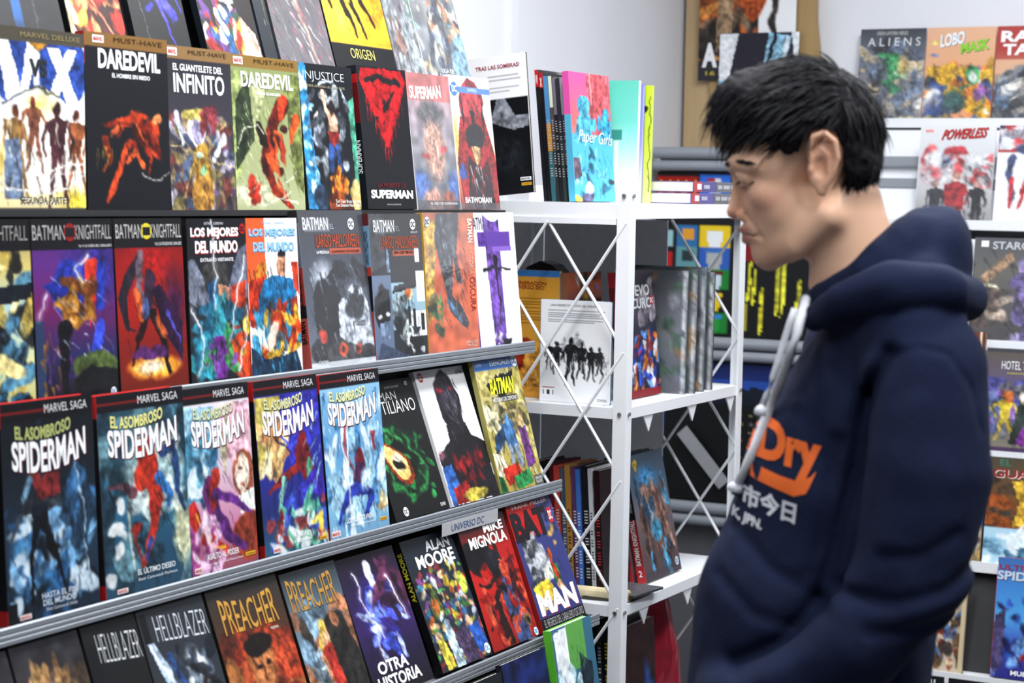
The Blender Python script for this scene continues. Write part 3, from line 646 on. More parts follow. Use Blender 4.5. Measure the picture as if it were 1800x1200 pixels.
rb(2, -.757, .196, .258, 7.5, 'grey-blue comic with orange title, dark cloaked mound and small orange lanterns',
   [('g', '30343c', '3c424e', '4a5260', '6a7280'), ('e', .3, .42, .2, .14, 'c8d0dc', 0, .9), ('p', [(.5, .35), (.66, .33), (.60, .6), (.5, .9), (.2, .9), (.1, .68), (.2, .5)], '1c1e26'), ('e', .36, .62, .26, .2, '1a1c24'), ('e', .56, .36, .1, .05, '20222a'), ('p', [(.5, .6), (.8, .45), (.95, .6), (1, .95), (.6, .95), (.45, .85)], 'a8b0bc'), ('e', .75, .6, .16, .16, 'd0d6de', 0, .8), ('n', ['30343c', '4a505c', '1c1e24'], 16, .6, .38, .9, .66, .05), ('e', .3, .9, .3, .09, '26282e'), ('e', .55, .93, .3, .08, '3a3c42'), ('e', .9, .93, .15, .05, '2c2e34'), ('h', .05, .35, .95, .95, '14161c', 46, .009, 75), ('h', .1, .3, .8, .9, 'c8d0da', 20, .007, 70), ('e', .22, .80, .055, .045, 'b04030'), ('e', .50, .905, .075, .045, 'b04830'), ('e', .74, .90, .045, .04, 'a84030'), ('e', .49, .90, .03, .02, '301414'), ('e', .72, .895, .02, .02, '301414'), ('r', 0, .97, 1, 1, 'dfe4ea', .7), ('r', .08, .05, .46, .135, 'd8dce4', .35), ('r', .22, .15, .92, .245, '2a1c1a', .8), ('r', .44, .25, .92, .285, 'b84a22', .9)],
   [('BATMAN', .06, .045, .44, .125, 'eef0f4', {'b': .0}), ('EL', .47, .088, .53, .12, '9aa0aa', {'b': 0}), ('LARGO HALLOWEEN', .24, .155, .90, .238, 'c0481e', {'b': -.008}), ('LA PELÍCULA:', .23, .255, .42, .278, 'e8e8ea'), ('CUADERNO DE RODAJE', .46, .258, .90, .278, '3a1810'), ('JEPH LOEB\nY TIM SALE', .68, .72, .88, .755, '202228', {'b': 0}), ('OVNI', .10, .955, .24, .97, 'e4e4e8', {'b': 0})],
   t=.018, sp=[(0, .08, '26262a'), (.08, .36, '6a7484'), (.36, .60, '9a3a36'), (.60, .68, '1c1c20'), (.68, 1, 'b05048')], spt=[('BATMAN', .2, .70, .8, .84, '14141a', {'rot': 90}), ('EL LARGO HALLOWEEN', .2, .40, .8, .60, '1c1416', {'rot': 90}), ('CAMBIO Y CONFLICTO', .2, .12, .8, .35, '30343c', {'rot': 90, 'b': 0})], marks=[('badge', .80, .09, .05, 'dfe2e8', '22242c')], material=M_SLEEVE)
rb(2, -.559, .175, .252, 5.0, 'comic with orange title on black over a blue-grey column and white skyline',
   [('g', '1a1a1e', '1c1c20', '20262e', '2a3038'), ('r', .0, .42, .36, 1, '5c6c86'), ('p', [(.0, .0), (.3, .0), (.26, .35), (0, .4)], '3a3c42'), ('e', .18, .64, .15, .16, '16161a'), ('p', [(.28, .4), (.31, .15), (.35, .4)], '6a7c98'), ('p', [(.1, .74), (.3, .74), (.28, .86), (.12, .88)], '6a7c98'), ('e', .12, .70, .04, .012, 'e8eaee'), ('e', .27, .70, .04, .012, 'e8eaee'), ('r', .36, .48, 1, .8, '8aa8b8'), ('e', .68, .56, .09, .055, 'd8c8a8'), ('e', .68, .56, .06, .035, 'c86a28'), ('p', [(.4, .5), (.95, .44), (.9, .51), (.36, .55)], '24242a'), ('r', .84, .24, .93, .34, 'e8ecf0'), ('r', .84, .40, 1, .62, 'e4e8ee'), ('r', .5, .68, 1, .86, 'e8ecf0'), ('r', .64, .64, .70, .78, '26282e'), ('r', .74, .66, .80, .8, '1c1e24'), ('r', .9, .70, .96, .82, '202228'), ('r', .66, .60, .67, .66, '26282e'), ('n', ['5c6a70', '9aa6a8', '26282c'], 20, .42, .58, .58, .84, .045), ('e', .75, .82, .13, .03, '30343a'), ('p', [(.6, .86), (.9, .86), (1, 1), (.55, 1)], '16181c'), ('p', [(.12, .88), (.5, .96), (.7, 1), (0, 1)], '3c4a62'), ('n', ['e4e8ee', '14161a'], 14, .55, .8, .95, .98, .02), ('h', .4, .55, 1, .95, '101216', 40, .008, 88), ('r', .1, .045, .48, .13, 'c8ccd2', .3), ('r', .2, .15, .92, .245, '321a14', .7), ('r', .42, .253, .84, .29, 'b8502a', .9)],
   [('BATMAN', .08, .045, .47, .125, 'e8eaee', {'b': .0}), ('EL', .50, .085, .57, .12, '8a8e96', {'b': 0}), ('LARGO HALLOWEEN', .20, .155, .92, .24, 'b04a22', {'b': -.008}), ('JEPH LOEB TIM SALE', .44, .258, .82, .284, '3a1810'), ('ABSOLUTE', .78, .122, .92, .136, 'c8c8cc', {'b': 0})],
   t=.016, sp=[(0, .08, '5a2224'), (.08, .36, '6a90b0'), (.36, .42, 'a83c34'), (.42, .66, '16161a'), (.66, 1, '983c38')], spt=[('LARGO HALLOWEEN', .2, .12, .8, .34, '20262e', {'rot': 90, 'b': 0})], marks=[('badge', .83, .075, .055, 'e0e4ea', '1c1e24')], material=M_SLEEVE)
rb(2, -.380, .186, .254, 4.4, 'shrink-wrapped burnt orange comic with sideways title down its right edge',
   [('g', 'a05a3c', 'c05c3a', 'c85e3a', 'c86240'), ('p', [(0, .05), (.28, .05), (.1, .75), (0, .8)], 'b8903c'), ('p', [(.25, 0), (.7, 0), (.62, .3), (.72, .52), (.6, .5), (.55, .3), (.5, .6), (.68, .68), (.82, .8), (.78, .85), (.45, .72), (.35, .5), (.2, .2)], '3a3c44'), ('h', .25, .0, .7, .8, '80848e', 40, .01, 75), ('h', .3, .1, .8, .8, '16161c', 40, .012, 70), ('s', [(.42, .62), (.62, .76)], .03, '4a6a8a'), ('n', ['4a7a4c', '6a5a34', '3a4a30'], 14, .1, .58, .28, .85, .035), ('s', [(.26, .6), (.28, .8)], .03, '4f8a4c', {'w2': .01}), ('v', .18)],
   [('BATMAN', .86, .045, .96, .22, 'e8d8d0', {'rot': -90, 'b': .02}), ('VICTORIA', .86, .25, .94, .45, 'd8a890', {'rot': -90, 'b': -.01}), ('OSCURA', .86, .47, .97, .72, '8a2c20', {'rot': -90, 'b': 0}), ('JEPH LOEB\nTIM SALE', .72, .93, .96, .975, 'd8c0b0', {'b': 0})], material=M_WRAP, sp='b8903c', marks=[('badge', .07, .065, .05, 'c0c4ca', '50545c')], t=.014)
rb(2, -.187, .166, .254, 7.4, 'white comic with a broad purple stripe and one thin dark figure stroke',
   [('g', 'e8e8ee', 'eaeaf0', 'e6e6ec'), ('p', [(.3, 0), (.66, 0), (.62, 1), (.34, 1)], '6a4a9c'), ('r', .14, .14, .88, .25, '5a3a90'), ('r', .46, .255, .9, .29, '7a5ab0'), ('s', [(.22, .425), (.5, .41), (.84, .43)], .024, '26222c', {'w2': .02}), ('s', [(.52, .34), (.52, .50), (.54, .60)], .05, '2a2632', {'w2': .02}), ('e', .52, .335, .035, .025, '24202a'), ('s', [(.54, .6), (.52, .72), (.5, .84)], .022, '2a2632', {'w2': .008}), ('s', [(.54, .58), (.56, .80), (.42, .85), (.36, .76)], .008, '3a3644'), ('e', .62, .97, .12, .03, '2c2a34'), ('n', ['c8c8d2', '8a84a0'], 8, .3, .9, .6, 1, .02), ('r', .0, .035, .42, .13, '6a6488', .35)],
   [('BATMAN', .02, .035, .42, .125, '2a2832', {'b': -.005}), ('EL LARGO\nHALLOWEEN', .17, .15, .86, .24, '33205a', {'b': -.01}), ('LA PELÍCULA', .5, .26, .88, .284, 'd8d0e8', {'b': 0}), ('LOEB\nSALE', .7, .35, .82, .39, '5a566a', {'b': 0})], sp=[(0, .5, '20202a'), (.5, 1, '7a5ab0')], marks=[('badge', .72, .055, .045, '2a2a34', 'e4e6ea')], t=.012, bend=.006)
# ---- row 3
SAGA = [('r', 0, 0, 1, .088, '15141a'), ('r', 0, .044, .5, .050, '7a1c1c'), ('r', 0, .088, 1, .092, '707480')]
def saga(y, sub, sv, sc='e8eef4', extra=()):
    return [('MARVEL SAGA', .46, .022, .93, .062, 'd8d8dc', {'b': -.005}), ('EL ASOMBROSO', .14, .125, .74, .185, y, {'b': .03, 'arc': .35, 'rise': .25, 'sh': '2a3040'}),
            ('SPIDERMAN', .10, .195, .90, .345, 'eceef2', {'b': .03, 'arc': .28, 'rise': .18, 'fan': -.12, 'sh': '5a1c24', 'dx': .012}), (sub, *sv, sc, {'b': .01})] + list(extra)
SPN = [(0, .11, 'b01c20'), (.11, .93, '121216'), (.93, 1, 'a01818')]
MV = ('logo', .12, .962, .24, .985, 'e8d8d8', 'b83a3a', 'MARVEL')
rb(3, -1.542, .178, .282, 3.0, 'comic with broken arched title over a dark torn body shape and icy arcs',
   [('g', '15181e', '1a222c', '24384c', '1c2c3c'), ('e', .45, .68, .42, .26, '3f74a0', 0, .25), ('e', .5, .68, .34, .21, '8ab0cc', 0, .5), ('n', ['c8dcec', '2c5a86', '16222e', '6a9ac4'], 60, .05, .45, .98, .95, .05, 3), ('e', .45, .46, .3, .05, '2c3038'), ('s', [(.05, .62), (.2, .5), (.5, .47), (.9, .6)], .022, '3a4048'), ('p', [(.28, .33), (.6, .34), (.6, .44), (.38, .46)], '7a2a2c'), ('s', [(.3, .35), (.2, .44)], .03, '5a7a90'), ('p', [(.28, .47), (.48, .47), (.44, .58), (.3, .58)], '16222e'), ('s', [(.34, .55), (.27, .72), (.26, .92)], .06, '101218', {'w2': .02}), ('s', [(.42, .55), (.52, .72), (.62, .88)], .07, '101218', {'w2': .02}), ('s', [(.4, .0), (.38, .2), (.42, .34)], .03, '1c2a38'), ('n', ['3a6a98', '20364a'], 14, .6, .4, .95, .6, .06, 3), ('s', [(.75, .3), (.85, .5), (.9, .9)], .008, 'a8bccc'), ('h', .05, .35, .95, .95, '0e141c', 50, .01, 80), ('r', .0, .9, .1, 1, '15181e')] + SAGA,
   saga('a8b06a', 'HASTA EL FIN\nDEL MUNDO', (.36, .885, .74, .945), 'c8d4e0', [('Slott Camuncoli Smith', .4, .955, .74, .97, 'c8ccd4', {'b': 0})]), sp=SPN, t=.020, marks=[MV])
rb(3, -1.350, .190, .276, 4.2, 'comic with arched title over red curled shapes before a pale disc on teal',
   [('g', '26404e', '2c5668', '2f6c8c', '24506a', '2a4a60'), ('n', ['1c3440', '3f6878', '5a7c88', '243c4c'], 46, 0, .12, 1, .95, .07), ('e', .62, .42, .38, .24, '9ab4b8', 0, .2), ('n', ['b8c8c8', '7a989c'], 24, .4, .25, .95, .6, .05), ('e', .55, .32, .12, .05, 'c8ccc8'), ('e', .92, .75, .14, .2, 'c8cca8', 0, .5), ('s', [(.52, .3), (.56, .42), (.62, .55)], .15, 'b03020', {'w2': .10}), ('e', .47, .43, .10, .075, 'b83622', 15), ('s', [(.38, .5), (.2, .46), (.1, .44)], .05, '5a3a44', {'w2': .02}), ('s', [(.6, .56), (.6, .68), (.5, .80), (.42, .86)], .08, 'b43222', {'w2': .03}), ('s', [(.56, .74), (.46, .84)], .03, '2a4a90'), ('s', [(.7, .32), (.86, .3), (.88, .5), (.95, .64)], .06, '24406a', {'w2': .03}), ('s', [(.68, .46), (.8, .55), (.76, .6)], .07, '2f6aa8', {'w2': .04}), ('e', .38, .68, .045, .03, '9a2a20'), ('s', [(.36, .68), (.40, .84)], .03, '8a2a20', {'w2': .015}), ('s', [(.3, .52), (.32, .9)], .03, '9aa8a4', {'w2': .01}), ('h', .1, .25, .95, .95, '101c26', 60, .008, 70), ('n', ['e0e4e4'], 5, .1, .55, .3, .8, .03), ('e', .06, .92, .07, .03, 'c8d0d4')] + SAGA,
   saga('d8d88a', 'EL ÚLTIMO DESEO', (.36, .88, .80, .915), 'e4ecf2', [('Slott Camuncoli Pacheco', .36, .93, .82, .945, 'd4dce4', {'b': 0})]), sp=SPN, t=.024, marks=[MV])
rb(3, -1.158, .162, .270, 5.0, 'comic with arched title, pink sky, pale face blur and red-purple diagonal shape',
   [('g', 'd8c8d0', 'c0ccd8', 'c8a8b8', 'b87898', '8a4a5a'), ('p', [(0, .1), (.45, .1), (.3, .6), (0, .62)], '8ab4cc'), ('n', ['3f7c9c', 'd8e8f0', '5a98b4', '2c5a7a'], 50, 0, .28, .42, .62, .045), ('p', [(.5, .1), (1, .1), (1, .5), (.6, .4)], 'd8a8b8'), ('p', [(.52, .35), (.62, .15), (.66, .2), (.58, .5)], 'a8a080'), ('e', .85, .5, .16, .14, '8a4a34', 10), ('e', .83, .5, .10, .115, 'e8d0bc', 10), ('e', .8, .46, .03, .01, '5a3a34'), ('e', .82, .555, .03, .01, 'b05a50'), ('p', [(.75, .62), (1, .58), (1, .8), (.8, .78)], 'dfe4dc'), ('e', .9, .85, .3, .14, '8a3a28'), ('s', [(.32, .56), (.38, .66)], .16, '6a2a6a', {'w2': .12}), ('s', [(.36, .54), (.38, .66)], .07, 'a02820'), ('s', [(.4, .58), (.7, .64), (.92, .72)], .06, '5a2a74', {'w2': .03}), ('s', [(.05, .66), (.2, .8), (.5, .9)], .11, 'a82a22', {'w2': .06}), ('s', [(.1, .68), (.3, .86), (.5, .88)], .018, 'e0a838'), ('s', [(.4, .7), (.6, .84), (.8, .9)], .10, '5a2a70', {'w2': .05}), ('e', .42, .49, .06, .055, 'a03024'), ('n', ['c8a0c0', '8a3a7a', 'e8d0e0'], 20, 0, .75, .4, 1, .045), ('h', .05, .3, .95, .95, '34182c', 40, .007, 60)] + SAGA,
   saga('c8d0a8', 'ASALTO AL PODER', (.22, .895, .70, .928), 'f0eef0', [('Slott Gage Camuncoli Ramos Kuhn', .2, .945, .76, .96, 'f0e8ec', {'b': 0})]), sp='15141a', t=.010, marks=[('logo', .03, .955, .14, .985, 'e8d8d8', 'b83a3a', 'MARVEL'), ('logo', .80, .935, .95, .955, 'd8b828', 'a03020', 'PANINI')])
rb(3, -.977, .174, .268, 6.0, 'violet-blue comic with arched title, yellow-clad crowd and dark red diagonal shape',
   [('g', '2a2a7c', '2c2c94', '2a2c8c', '24306c', '2c5a70'), ('p', [(.3, .1), (1, .1), (1, .35), (.5, .5)], '3434a8'), ('p', [(0, .1), (.4, .1), (.3, .4), (0, .5)], 'a89a50'), ('n', ['d8b070', 'f0e4b8', 'b07a4c', '8a5a3c', 'e8d490'], 40, .02, .26, .42, .52, .045), ('s', [(.3, .3), (.5, .4), (.7, .36)], .02, '4a4ab8'), ('s', [(.3, .34), (.5, .44)], .012, '1a1a5c'), ('e', .70, .4, .085, .075, '6a1a20'), ('s', [(.7, .46), (.76, .6)], .17, '6a1c22', {'w2': .12}), ('s', [(.64, .5), (.4, .56), (.16, .64)], .07, '7a2420', {'w2': .03}), ('s', [(.78, .5), (.74, .68)], .05, '4a8a6a'), ('s', [(.74, .66), (.45, .72), (.28, .92)], .12, '3436a0', {'w2': .06}), ('s', [(.82, .62), (.95, .68)], .12, '3a2a9c'), ('s', [(.38, .58), (.28, .76), (.2, .92)], .05, '7ab0a8', {'w2': .02}), ('s', [(.3, .78), (.2, .95)], .06, '8a2028', {'w2': .03}), ('h', .75, .2, 1, .6, '9ad0c8', 16, .014, 125), ('n', ['5ab090', 'a8d8c8', 'd8e4e0', '8a3a3a', '3a5ab8'], 46, .1, .72, 1, .98, .04, 3), ('h', .1, .3, .95, .98, '0e1038', 60, .008, 110), ('n', ['e8c84a', 'a83a2c'], 8, .75, .8, .95, .98, .03)] + SAGA,
   saga('d0d0a0', 'MUNDIAL', (.44, .895, .68, .925), 'f0f2f4', [('Slott Camuncoli', .44, .94, .72, .955, 'e4e8ec', {'b': 0})]), sp=SPN, t=.010, marks=[('logo', .12, .955, .24, .985, 'e8d8d8', 'b83a3a', 'MARVEL'), ('logo', .86, .955, .97, .975, 'd8b828', 'a03020', 'PANINI')])
rb(3, -.797, .180, .264, 5.9, 'icy light blue comic with arched title and waterfall-like white streaks',
   [('g', '8ab4d0', '6a9cc4', '5a90bc', '7ab0d0', '6a94b4'), ('p', [(.35, .2), (.62, .2), (.6, .55), (.4, .5)], '3f7cb4'), ('h', 0, .1, 1, .95, 'e4f0f8', 70, .02, 88), ('h', 0, .1, 1, .95, '2c5a8a', 60, .016, 86), ('h', .1, .2, .9, .95, 'c8e4f4', 40, .012, 92), ('n', ['dceaf4', '4a80b0', '9ac4e0'], 50, 0, .15, 1, .95, .05, 3, 85), ('s', [(.3, .3), (.34, .5), (.3, .7)], .04, 'e8f4fa'), ('e', .56, .56, .08, .08, '7a2430'), ('s', [(.56, .62), (.5, .72)], .12, '4a2850', {'w2': .1}), ('s', [(.5, .72), (.32, .76), (.16, .92)], .08, '2c3a9a', {'w2': .03}), ('s', [(.58, .72), (.72, .78), (.62, .9)], .08, '2a3a96', {'w2': .04}), ('s', [(.36, .3), (.34, .46), (.46, .66)], .03, '9a4a5c', {'w2': .02}), ('s', [(.82, .4), (.84, .5)], .05, '9a4050', {'w2': .02}), ('s', [(.40, .1), (.36, .85)], .012, 'f2f8fc'), ('e', .66, .68, .12, .09, 'b8d8e8', 0, .5), ('n', ['a88a5a', 'd8d0a8'], 6, .85, .78, 1, .95, .03), ('h', .1, .4, .9, .95, '1c3a5c', 40, .007, 80)] + SAGA,
   saga('d8dca0', 'LOS MUERTOS VIVEN', (.28, .89, .72, .922), 'f0f4f8', [('Slott Gage Camuncoli Smith', .34, .935, .76, .95, 'f0f4f8', {'b': 0})]), sp=SPN, t=.012, marks=[('logo', .02, .95, .16, .985, 'e8d8d8', 'b83a3a', 'MARVEL'), ('logo', .84, .935, .96, .955, 'd8b828', 'a03020', 'PANINI')])
rb(3, -.594, .182, .242, 20.5, 'black comic with a glowing yellow-orange reptile eye ringed in green',
   [('g', '17191c', '141618', '121416'), ('e', .42, .56, .44, .24, '1c5a30', 35, .5), ('e', .42, .56, .37, .20, '0e1812', 35, .3), ('s', [(.02, .34), (.3, .36), (.6, .5), (.8, .66)], .035, '3a9a54', {'w2': .015, 'soft': .03}), ('s', [(.15, .74), (.4, .84), (.7, .80), (.82, .68)], .05, '2c8a44', {'w2': .02, 'soft': .04}), ('n', ['1f6a38', '2c8a48', '0e2014'], 60, .02, .3, .9, .88, .022), ('p', [(.05, .40), (.28, .47), (.52, .58), (.56, .70), (.48, .76), (.34, .76), (.18, .66), (.10, .54)], '8a3414'), ('p', [(.08, .43), (.28, .49), (.47, .58), (.50, .69), (.42, .73), (.32, .72), (.20, .63), (.12, .53)], 'e8c070'), ('e', .32, .60, .13, .09, 'f6ecd0', 20, .6), ('e', .33, .615, .11, .035, '14100e', 15), ('h', .1, .3, .85, .88, '0c120e', 40, .006, 40)],
   [('BATMAN', .05, .085, .62, .145, 'd8dcd8', {'b': -.01}), ('REPTILIANO', .05, .15, .92, .245, 'eceeec', {'b': -.01}), ('LIAM SHARP', .46, .045, .72, .06, '9aa09c', {'b': 0}), ('OVNI', .84, .945, .93, .972, 'e8e8e8', {'b': 0})], sp='121416', t=.010, marks=[('badge', .20, .948, .045, 'e8ecec', '1c1e20'), ('badge', .86, .04, .035, '2a2c2e', 'b8bcbc')], material=M_MATTE)
rb(3, -.400, .176, .250, 20.4, 'white comic with a black head-and-shoulders silhouette fading into dark red',
   [('g', 'e8eaee', 'eceef2', 'e8e8ec'), ('p', [(.02, .62), (.3, .54), (.34, .42), (.72, .42), (.78, .52), (1, .58), (1, 1), (0, 1)], '18161c'), ('e', .52, .24, .22, .23, '201e26'), ('p', [(.36, .32), (.68, .32), (.72, .48), (.34, .5)], '1c1a22'), ('e', .50, .20, .18, .16, '34303c', 0, .6), ('e', .60, .30, .08, .10, '5a5660', 10, .8), ('e', .40, .17, .07, .025, 'b02838', 0, .7), ('e', .64, .16, .06, .022, 'b02838', 0, .7), ('e', .36, .12, .05, .03, '4a2430', 0, .7), ('h', .3, .05, .75, .6, '0c0a10', 40, .01, 80), ('h', .4, .1, .7, .5, '8a8a98', 14, .006, 70), ('e', .08, .62, .12, .06, '8a5a68', 0, .9), ('p', [(.0, .72), (.2, .7), (.28, .92), (.12, 1), (0, 1)], '2c5aa0'), ('p', [(.1, .88), (.4, .84), (.5, 1), (.1, 1)], '8a1c1c'), ('e', .52, .95, .24, .05, 'a89a3c'), ('n', ['7a1218', '8a161c', '5a0e12'], 34, .28, .66, .88, .76, .024, 2.5, 90), ('n', ['6a1014', '5a0e12'], 18, .38, .80, .76, .85, .018, 2.5, 90)],
   [('OVNI', .82, .035, .95, .06, '3a3c42', {'b': 0})], sp='e4e6ea', t=.010, marks=[('badge', .10, .05, .05, 'b83030', 'e8eaee')])
rb(3, -.218, .172, .254, 15.5, 'khaki comic with yellow title on a black jagged plate under a blue banner',
   [('g', 'a8a058', 'b0a468', 'a89a50', 'a08c48'), ('h', .6, .1, 1, .9, '6a6424', 60, .014, 100), ('n', ['8a8040', 'c0b478'], 40, 0, .1, 1, .9, .06), ('r', 0, 0, 1, .085, '3c6cb0'), ('p', [(.18, .19), (.34, .17), (.46, .12), (.5, .15), (.54, .12), (.68, .13), (.86, .10), (.78, .24), (.64, .26), (.5, .32), (.36, .27), (.26, .28)], '14151a'), ('r', .24, .295, .84, .34, '1c1c20', .85), ('n', ['d8d4b0', '3a3628', '8a8464', 'c0ba94'], 40, .08, .36, .46, .60, .05), ('n', ['b8ae80', '4a4430', '7a7048'], 30, .45, .38, .95, .56, .045), ('p', [(.3, .5), (.58, .48), (.62, .72), (.4, .72)], '3f6a98'), ('p', [(.12, .58), (.34, .52), (.36, .62), (.2, .68), (.06, .74)], '26466a'), ('e', .46, .46, .05, .04, '4a80b8'), ('s', [(.44, .7), (.42, .84)], .06, '8a98a8'), ('s', [(.56, .7), (.6, .82)], .06, '8a98a8'), ('p', [(.70, .56), (.86, .54), (.92, .84), (.72, .86)], '6a3a7a'), ('e', .76, .5, .04, .04, 'b8906a'), ('p', [(.0, .70), (.2, .72), (.26, .84), (.05, .9)], 'e0d8b8'), ('p', [(.14, .82), (.5, .80), (.6, .92), (.2, .96)], 'b82c1c'), ('p', [(.35, .90), (.74, .86), (.78, .97), (.4, 1)], '2c8a4c'), ('p', [(0, .86), (.12, .88), (.16, 1), (0, 1)], '1f5a34'), ('h', .05, .35, .95, .98, '1c1a14', 90, .008, 75), ('r', .80, .92, 1, 1, '4a4c50', .9)],
   [('BATMAN', .24, .155, .78, .275, 'dfe02c', {'b': .03, 'shear': .06}), ('HISTORIAS DEL DEMONIO', .26, .302, .82, .332, 'e8e8e4', {'b': 0}), ('ESENCIALES', .36, .022, .82, .062, 'd8e4f2', {'b': .01}), ('OVNI', .04, .03, .16, .056, 'c8d8ea', {'b': 0}), ('DENNIS O\'NEIL\nNEAL ADAMS', .82, .935, .98, .985, 'd8d8d8', {'b': 0})], sp='8a8248', t=.010, marks=[('badge', .92, .042, .07, 'e4ecf4', '3468b0')])
# small card clipped under the third ledge
tagr = empty('shelf_label_card', pos(-.464, .131 + .0172, .955), (0, 0, RZ))
tag(tagr, 'grey paper card with blue capitals clipped below a rack ledge', 'label card')
MB().box(0, .205, -.0008, .0, -.007, .016).build('card', mat('card_grey', 'a8aaae', 0.7, noise=.05), tagr)
lettering(tagr, .205, .023, ('UNIVERSO DC', .16, .25, .74, .78, '2c4a80', {'b': .0}), -.0012, name='card_lettering').location = (0, 0, -.007)

# ---- row 4
rb(4, -1.72, .165, .238, 20, 'dim dark comic with a faint brown title at the low left ledge end',
   [('g', '2c2a30', '34302f', '3a3230'), ('n', ['4a3c34', '2a262c', '54483a', '3a3a46'], 40, 0, .2, 1, 1, .08), ('v', .3)], [], sp='1c1c20')
rb(4, -1.549, .130, .240, 20, 'dim dark comic with a brown blurred title and brown smudges, low ledge',
   [('g', '2a2a32', '3c3630', '40342e'), ('n', ['4a3c30', '4a3a44', '38302c', '3c3c48'], 46, 0, .25, 1, 1, .08), ('n', ['8a6c44', '7a5c3c'], 16, .1, .16, .9, .28, .04, 2, 85), ('s', [(.5, .3), (.55, .9)], .12, '8a6c4c', {'op': .7}), ('s', [(.8, .6), (.85, 1)], .14, '6a2c2c', {'op': .7}), ('v', .3)], [], sp='1c1c20')
rb(4, -1.412, .112, .240, 20, 'black comic with scratchy white title above brown and white blurs, low ledge',
   [('g', '17191c', '1c1c1e', '2c2620'), ('n', ['6a4a34', 'b8b8b4', '3a4a44', '8a6a4c', '22242a'], 30, 0, .4, 1, 1, .08), ('r', 0, .12, .2, .34, '14161a')], [('HELLBLAZER', .2, .06, .96, .22, 'c8ccd0', {'b': -.02, 'rise': -.2})], sp='141418')
rb(4, -1.296, .150, .240, 20, 'slate comic with scratchy white title and a pale blade of light, low ledge',
   [('g', '2c3036', '30363e', '2a3240'), ('p', [(.04, .18), (.14, .2), (.72, .9), (.55, 1), (.4, .9)], 'a8bcd4'), ('e', .62, .45, .16, .2, 'b8bcc4', 0, .5), ('e', .78, .52, .14, .12, '26262c', 0, .5), ('n', ['d8dade', '3a4452', '5a6878', '1c2028'], 40, .2, .25, 1, 1, .06), ('s', [(.3, .3), (.44, .5)], .05, '2c4a7c'), ('s', [(.08, .22), (.6, .95)], .02, 'dfe8f2'), ('r', .02, .02, .12, .2, '14161a')],
   [('HELLBLAZER', .2, .05, .96, .20, 'c8ced6', {'b': -.02, 'rise': -.25})], sp='201c14')
rb(4, -1.136, .178, .240, 20.5, 'brown-red comic with large gold title over a warm blurred face shape',
   [('g', '30302e', '4a3024', '7a3424', '6a2c20'), ('n', ['a03c20', '7a2a18', '5a2418', '8a5a30', 'b0502c'], 50, 0, .3, 1, 1, .09), ('e', .5, .56, .2, .2, 'a86a40', 10, .4), ('e', .5, .40, .2, .07, '1c1612'), ('e', .43, .53, .04, .015, '201410'), ('e', .58, .51, .04, .015, '201410'), ('s', [(.5, .54), (.5, .62)], .02, '7a4424'), ('s', [(.44, .68), (.58, .67)], .014, '4a2014'), ('p', [(.3, .75), (.7, .72), (.9, 1), (.2, 1)], '2a2422'), ('e', .85, .5, .2, .2, 'b04428', 0, .8), ('h', .1, .3, .9, 1, '2a120c', 40, .01, 70)],
   [('PREACHER', .12, .10, .88, .29, 'b88a3c', {'b': .0, 'fan': .2, 'sh': '5a3a18'}), ('TIERRA', .72, .315, .84, .332, 'd8d0c0', {'b': 0})], sp='17140f')
rb(4, -.948, .154, .235, 21, 'grey-blue comic with large gold title over blond and dark-suited blurs',
   [('g', '34383e', '5a7080', '6a7c88', '4a3c34'), ('n', ['7a98b0', 'a8b8c0', '4a5a68', '8a6048', '3a302c', 'b87a58'], 60, 0, .25, 1, 1, .07), ('e', .45, .5, .1, .14, 'c8a850', 10), ('e', .47, .5, .06, .07, 'c89a78', 10), ('s', [(.5, .62), (.6, .95)], .2, 'a83428', {'w2': .16}), ('s', [(.7, .44), (.85, .8)], .24, '2a2826', {'w2': .3}), ('e', .70, .38, .07, .06, '8a5c40'), ('s', [(.35, .62), (.4, .9)], .05, 'b88464'), ('h', .05, .3, .95, 1, '1c1a18', 40, .008, 75)],
   [('PREACHER', .06, .08, .88, .27, 'a8803c', {'b': .0, 'fan': .2, 'sh': '4a3014'})], sp='17140f')
rb(4, -.787, .176, .232, 22, 'purple-blue comic with white lightning and bold white title at its foot',
   [('g', '1c1626', '2a1c44', '34205a', '241a3c', '1a1820'), ('e', .4, .4, .3, .3, '3c30a0', 10, .9), ('e', .8, .3, .2, .3, '4a2444', 0, .9), ('s', [(.46, .08), (.5, .3), (.56, .46)], .07, 'd0d0e0', {'w2': .01}), ('p', [(.46, .05), (.52, .2), (.62, .3), (.5, .32)], 'c8c8d8'), ('s', [(.4, .3), (.3, .5), (.42, .66)], .13, '4a5ad0', {'w2': .08}), ('s', [(.45, .36), (.7, .5), (.88, .52)], .07, '4a56c8', {'w2': .03}), ('n', ['6a80e8', 'b0c0f8', '2a2a80'], 24, .2, .25, .85, .75, .035, 3), ('s', [(.5, .62), (.62, .8)], .09, '3a4ab0', {'w2': .04}), ('n', ['5a2a4a', '2a1430'], 14, .55, .1, 1, .5, .06, 3), ('h', .1, .1, .95, .8, '120e1c', 34, .01, 60), ('z', [(.2, .12), (.24, .35), (.4, .6)]), ('z', [(.75, .2), (.9, .5)]), ('z', [(.3, .5), (.3, .8)])],
   [('OTRA', .14, .755, .66, .845, 'eef0f4', {'b': .03}), ('HISTORIA', .08, .86, .82, .95, 'eef0f4', {'b': .03})], sp='14141a', t=.012, marks=[])
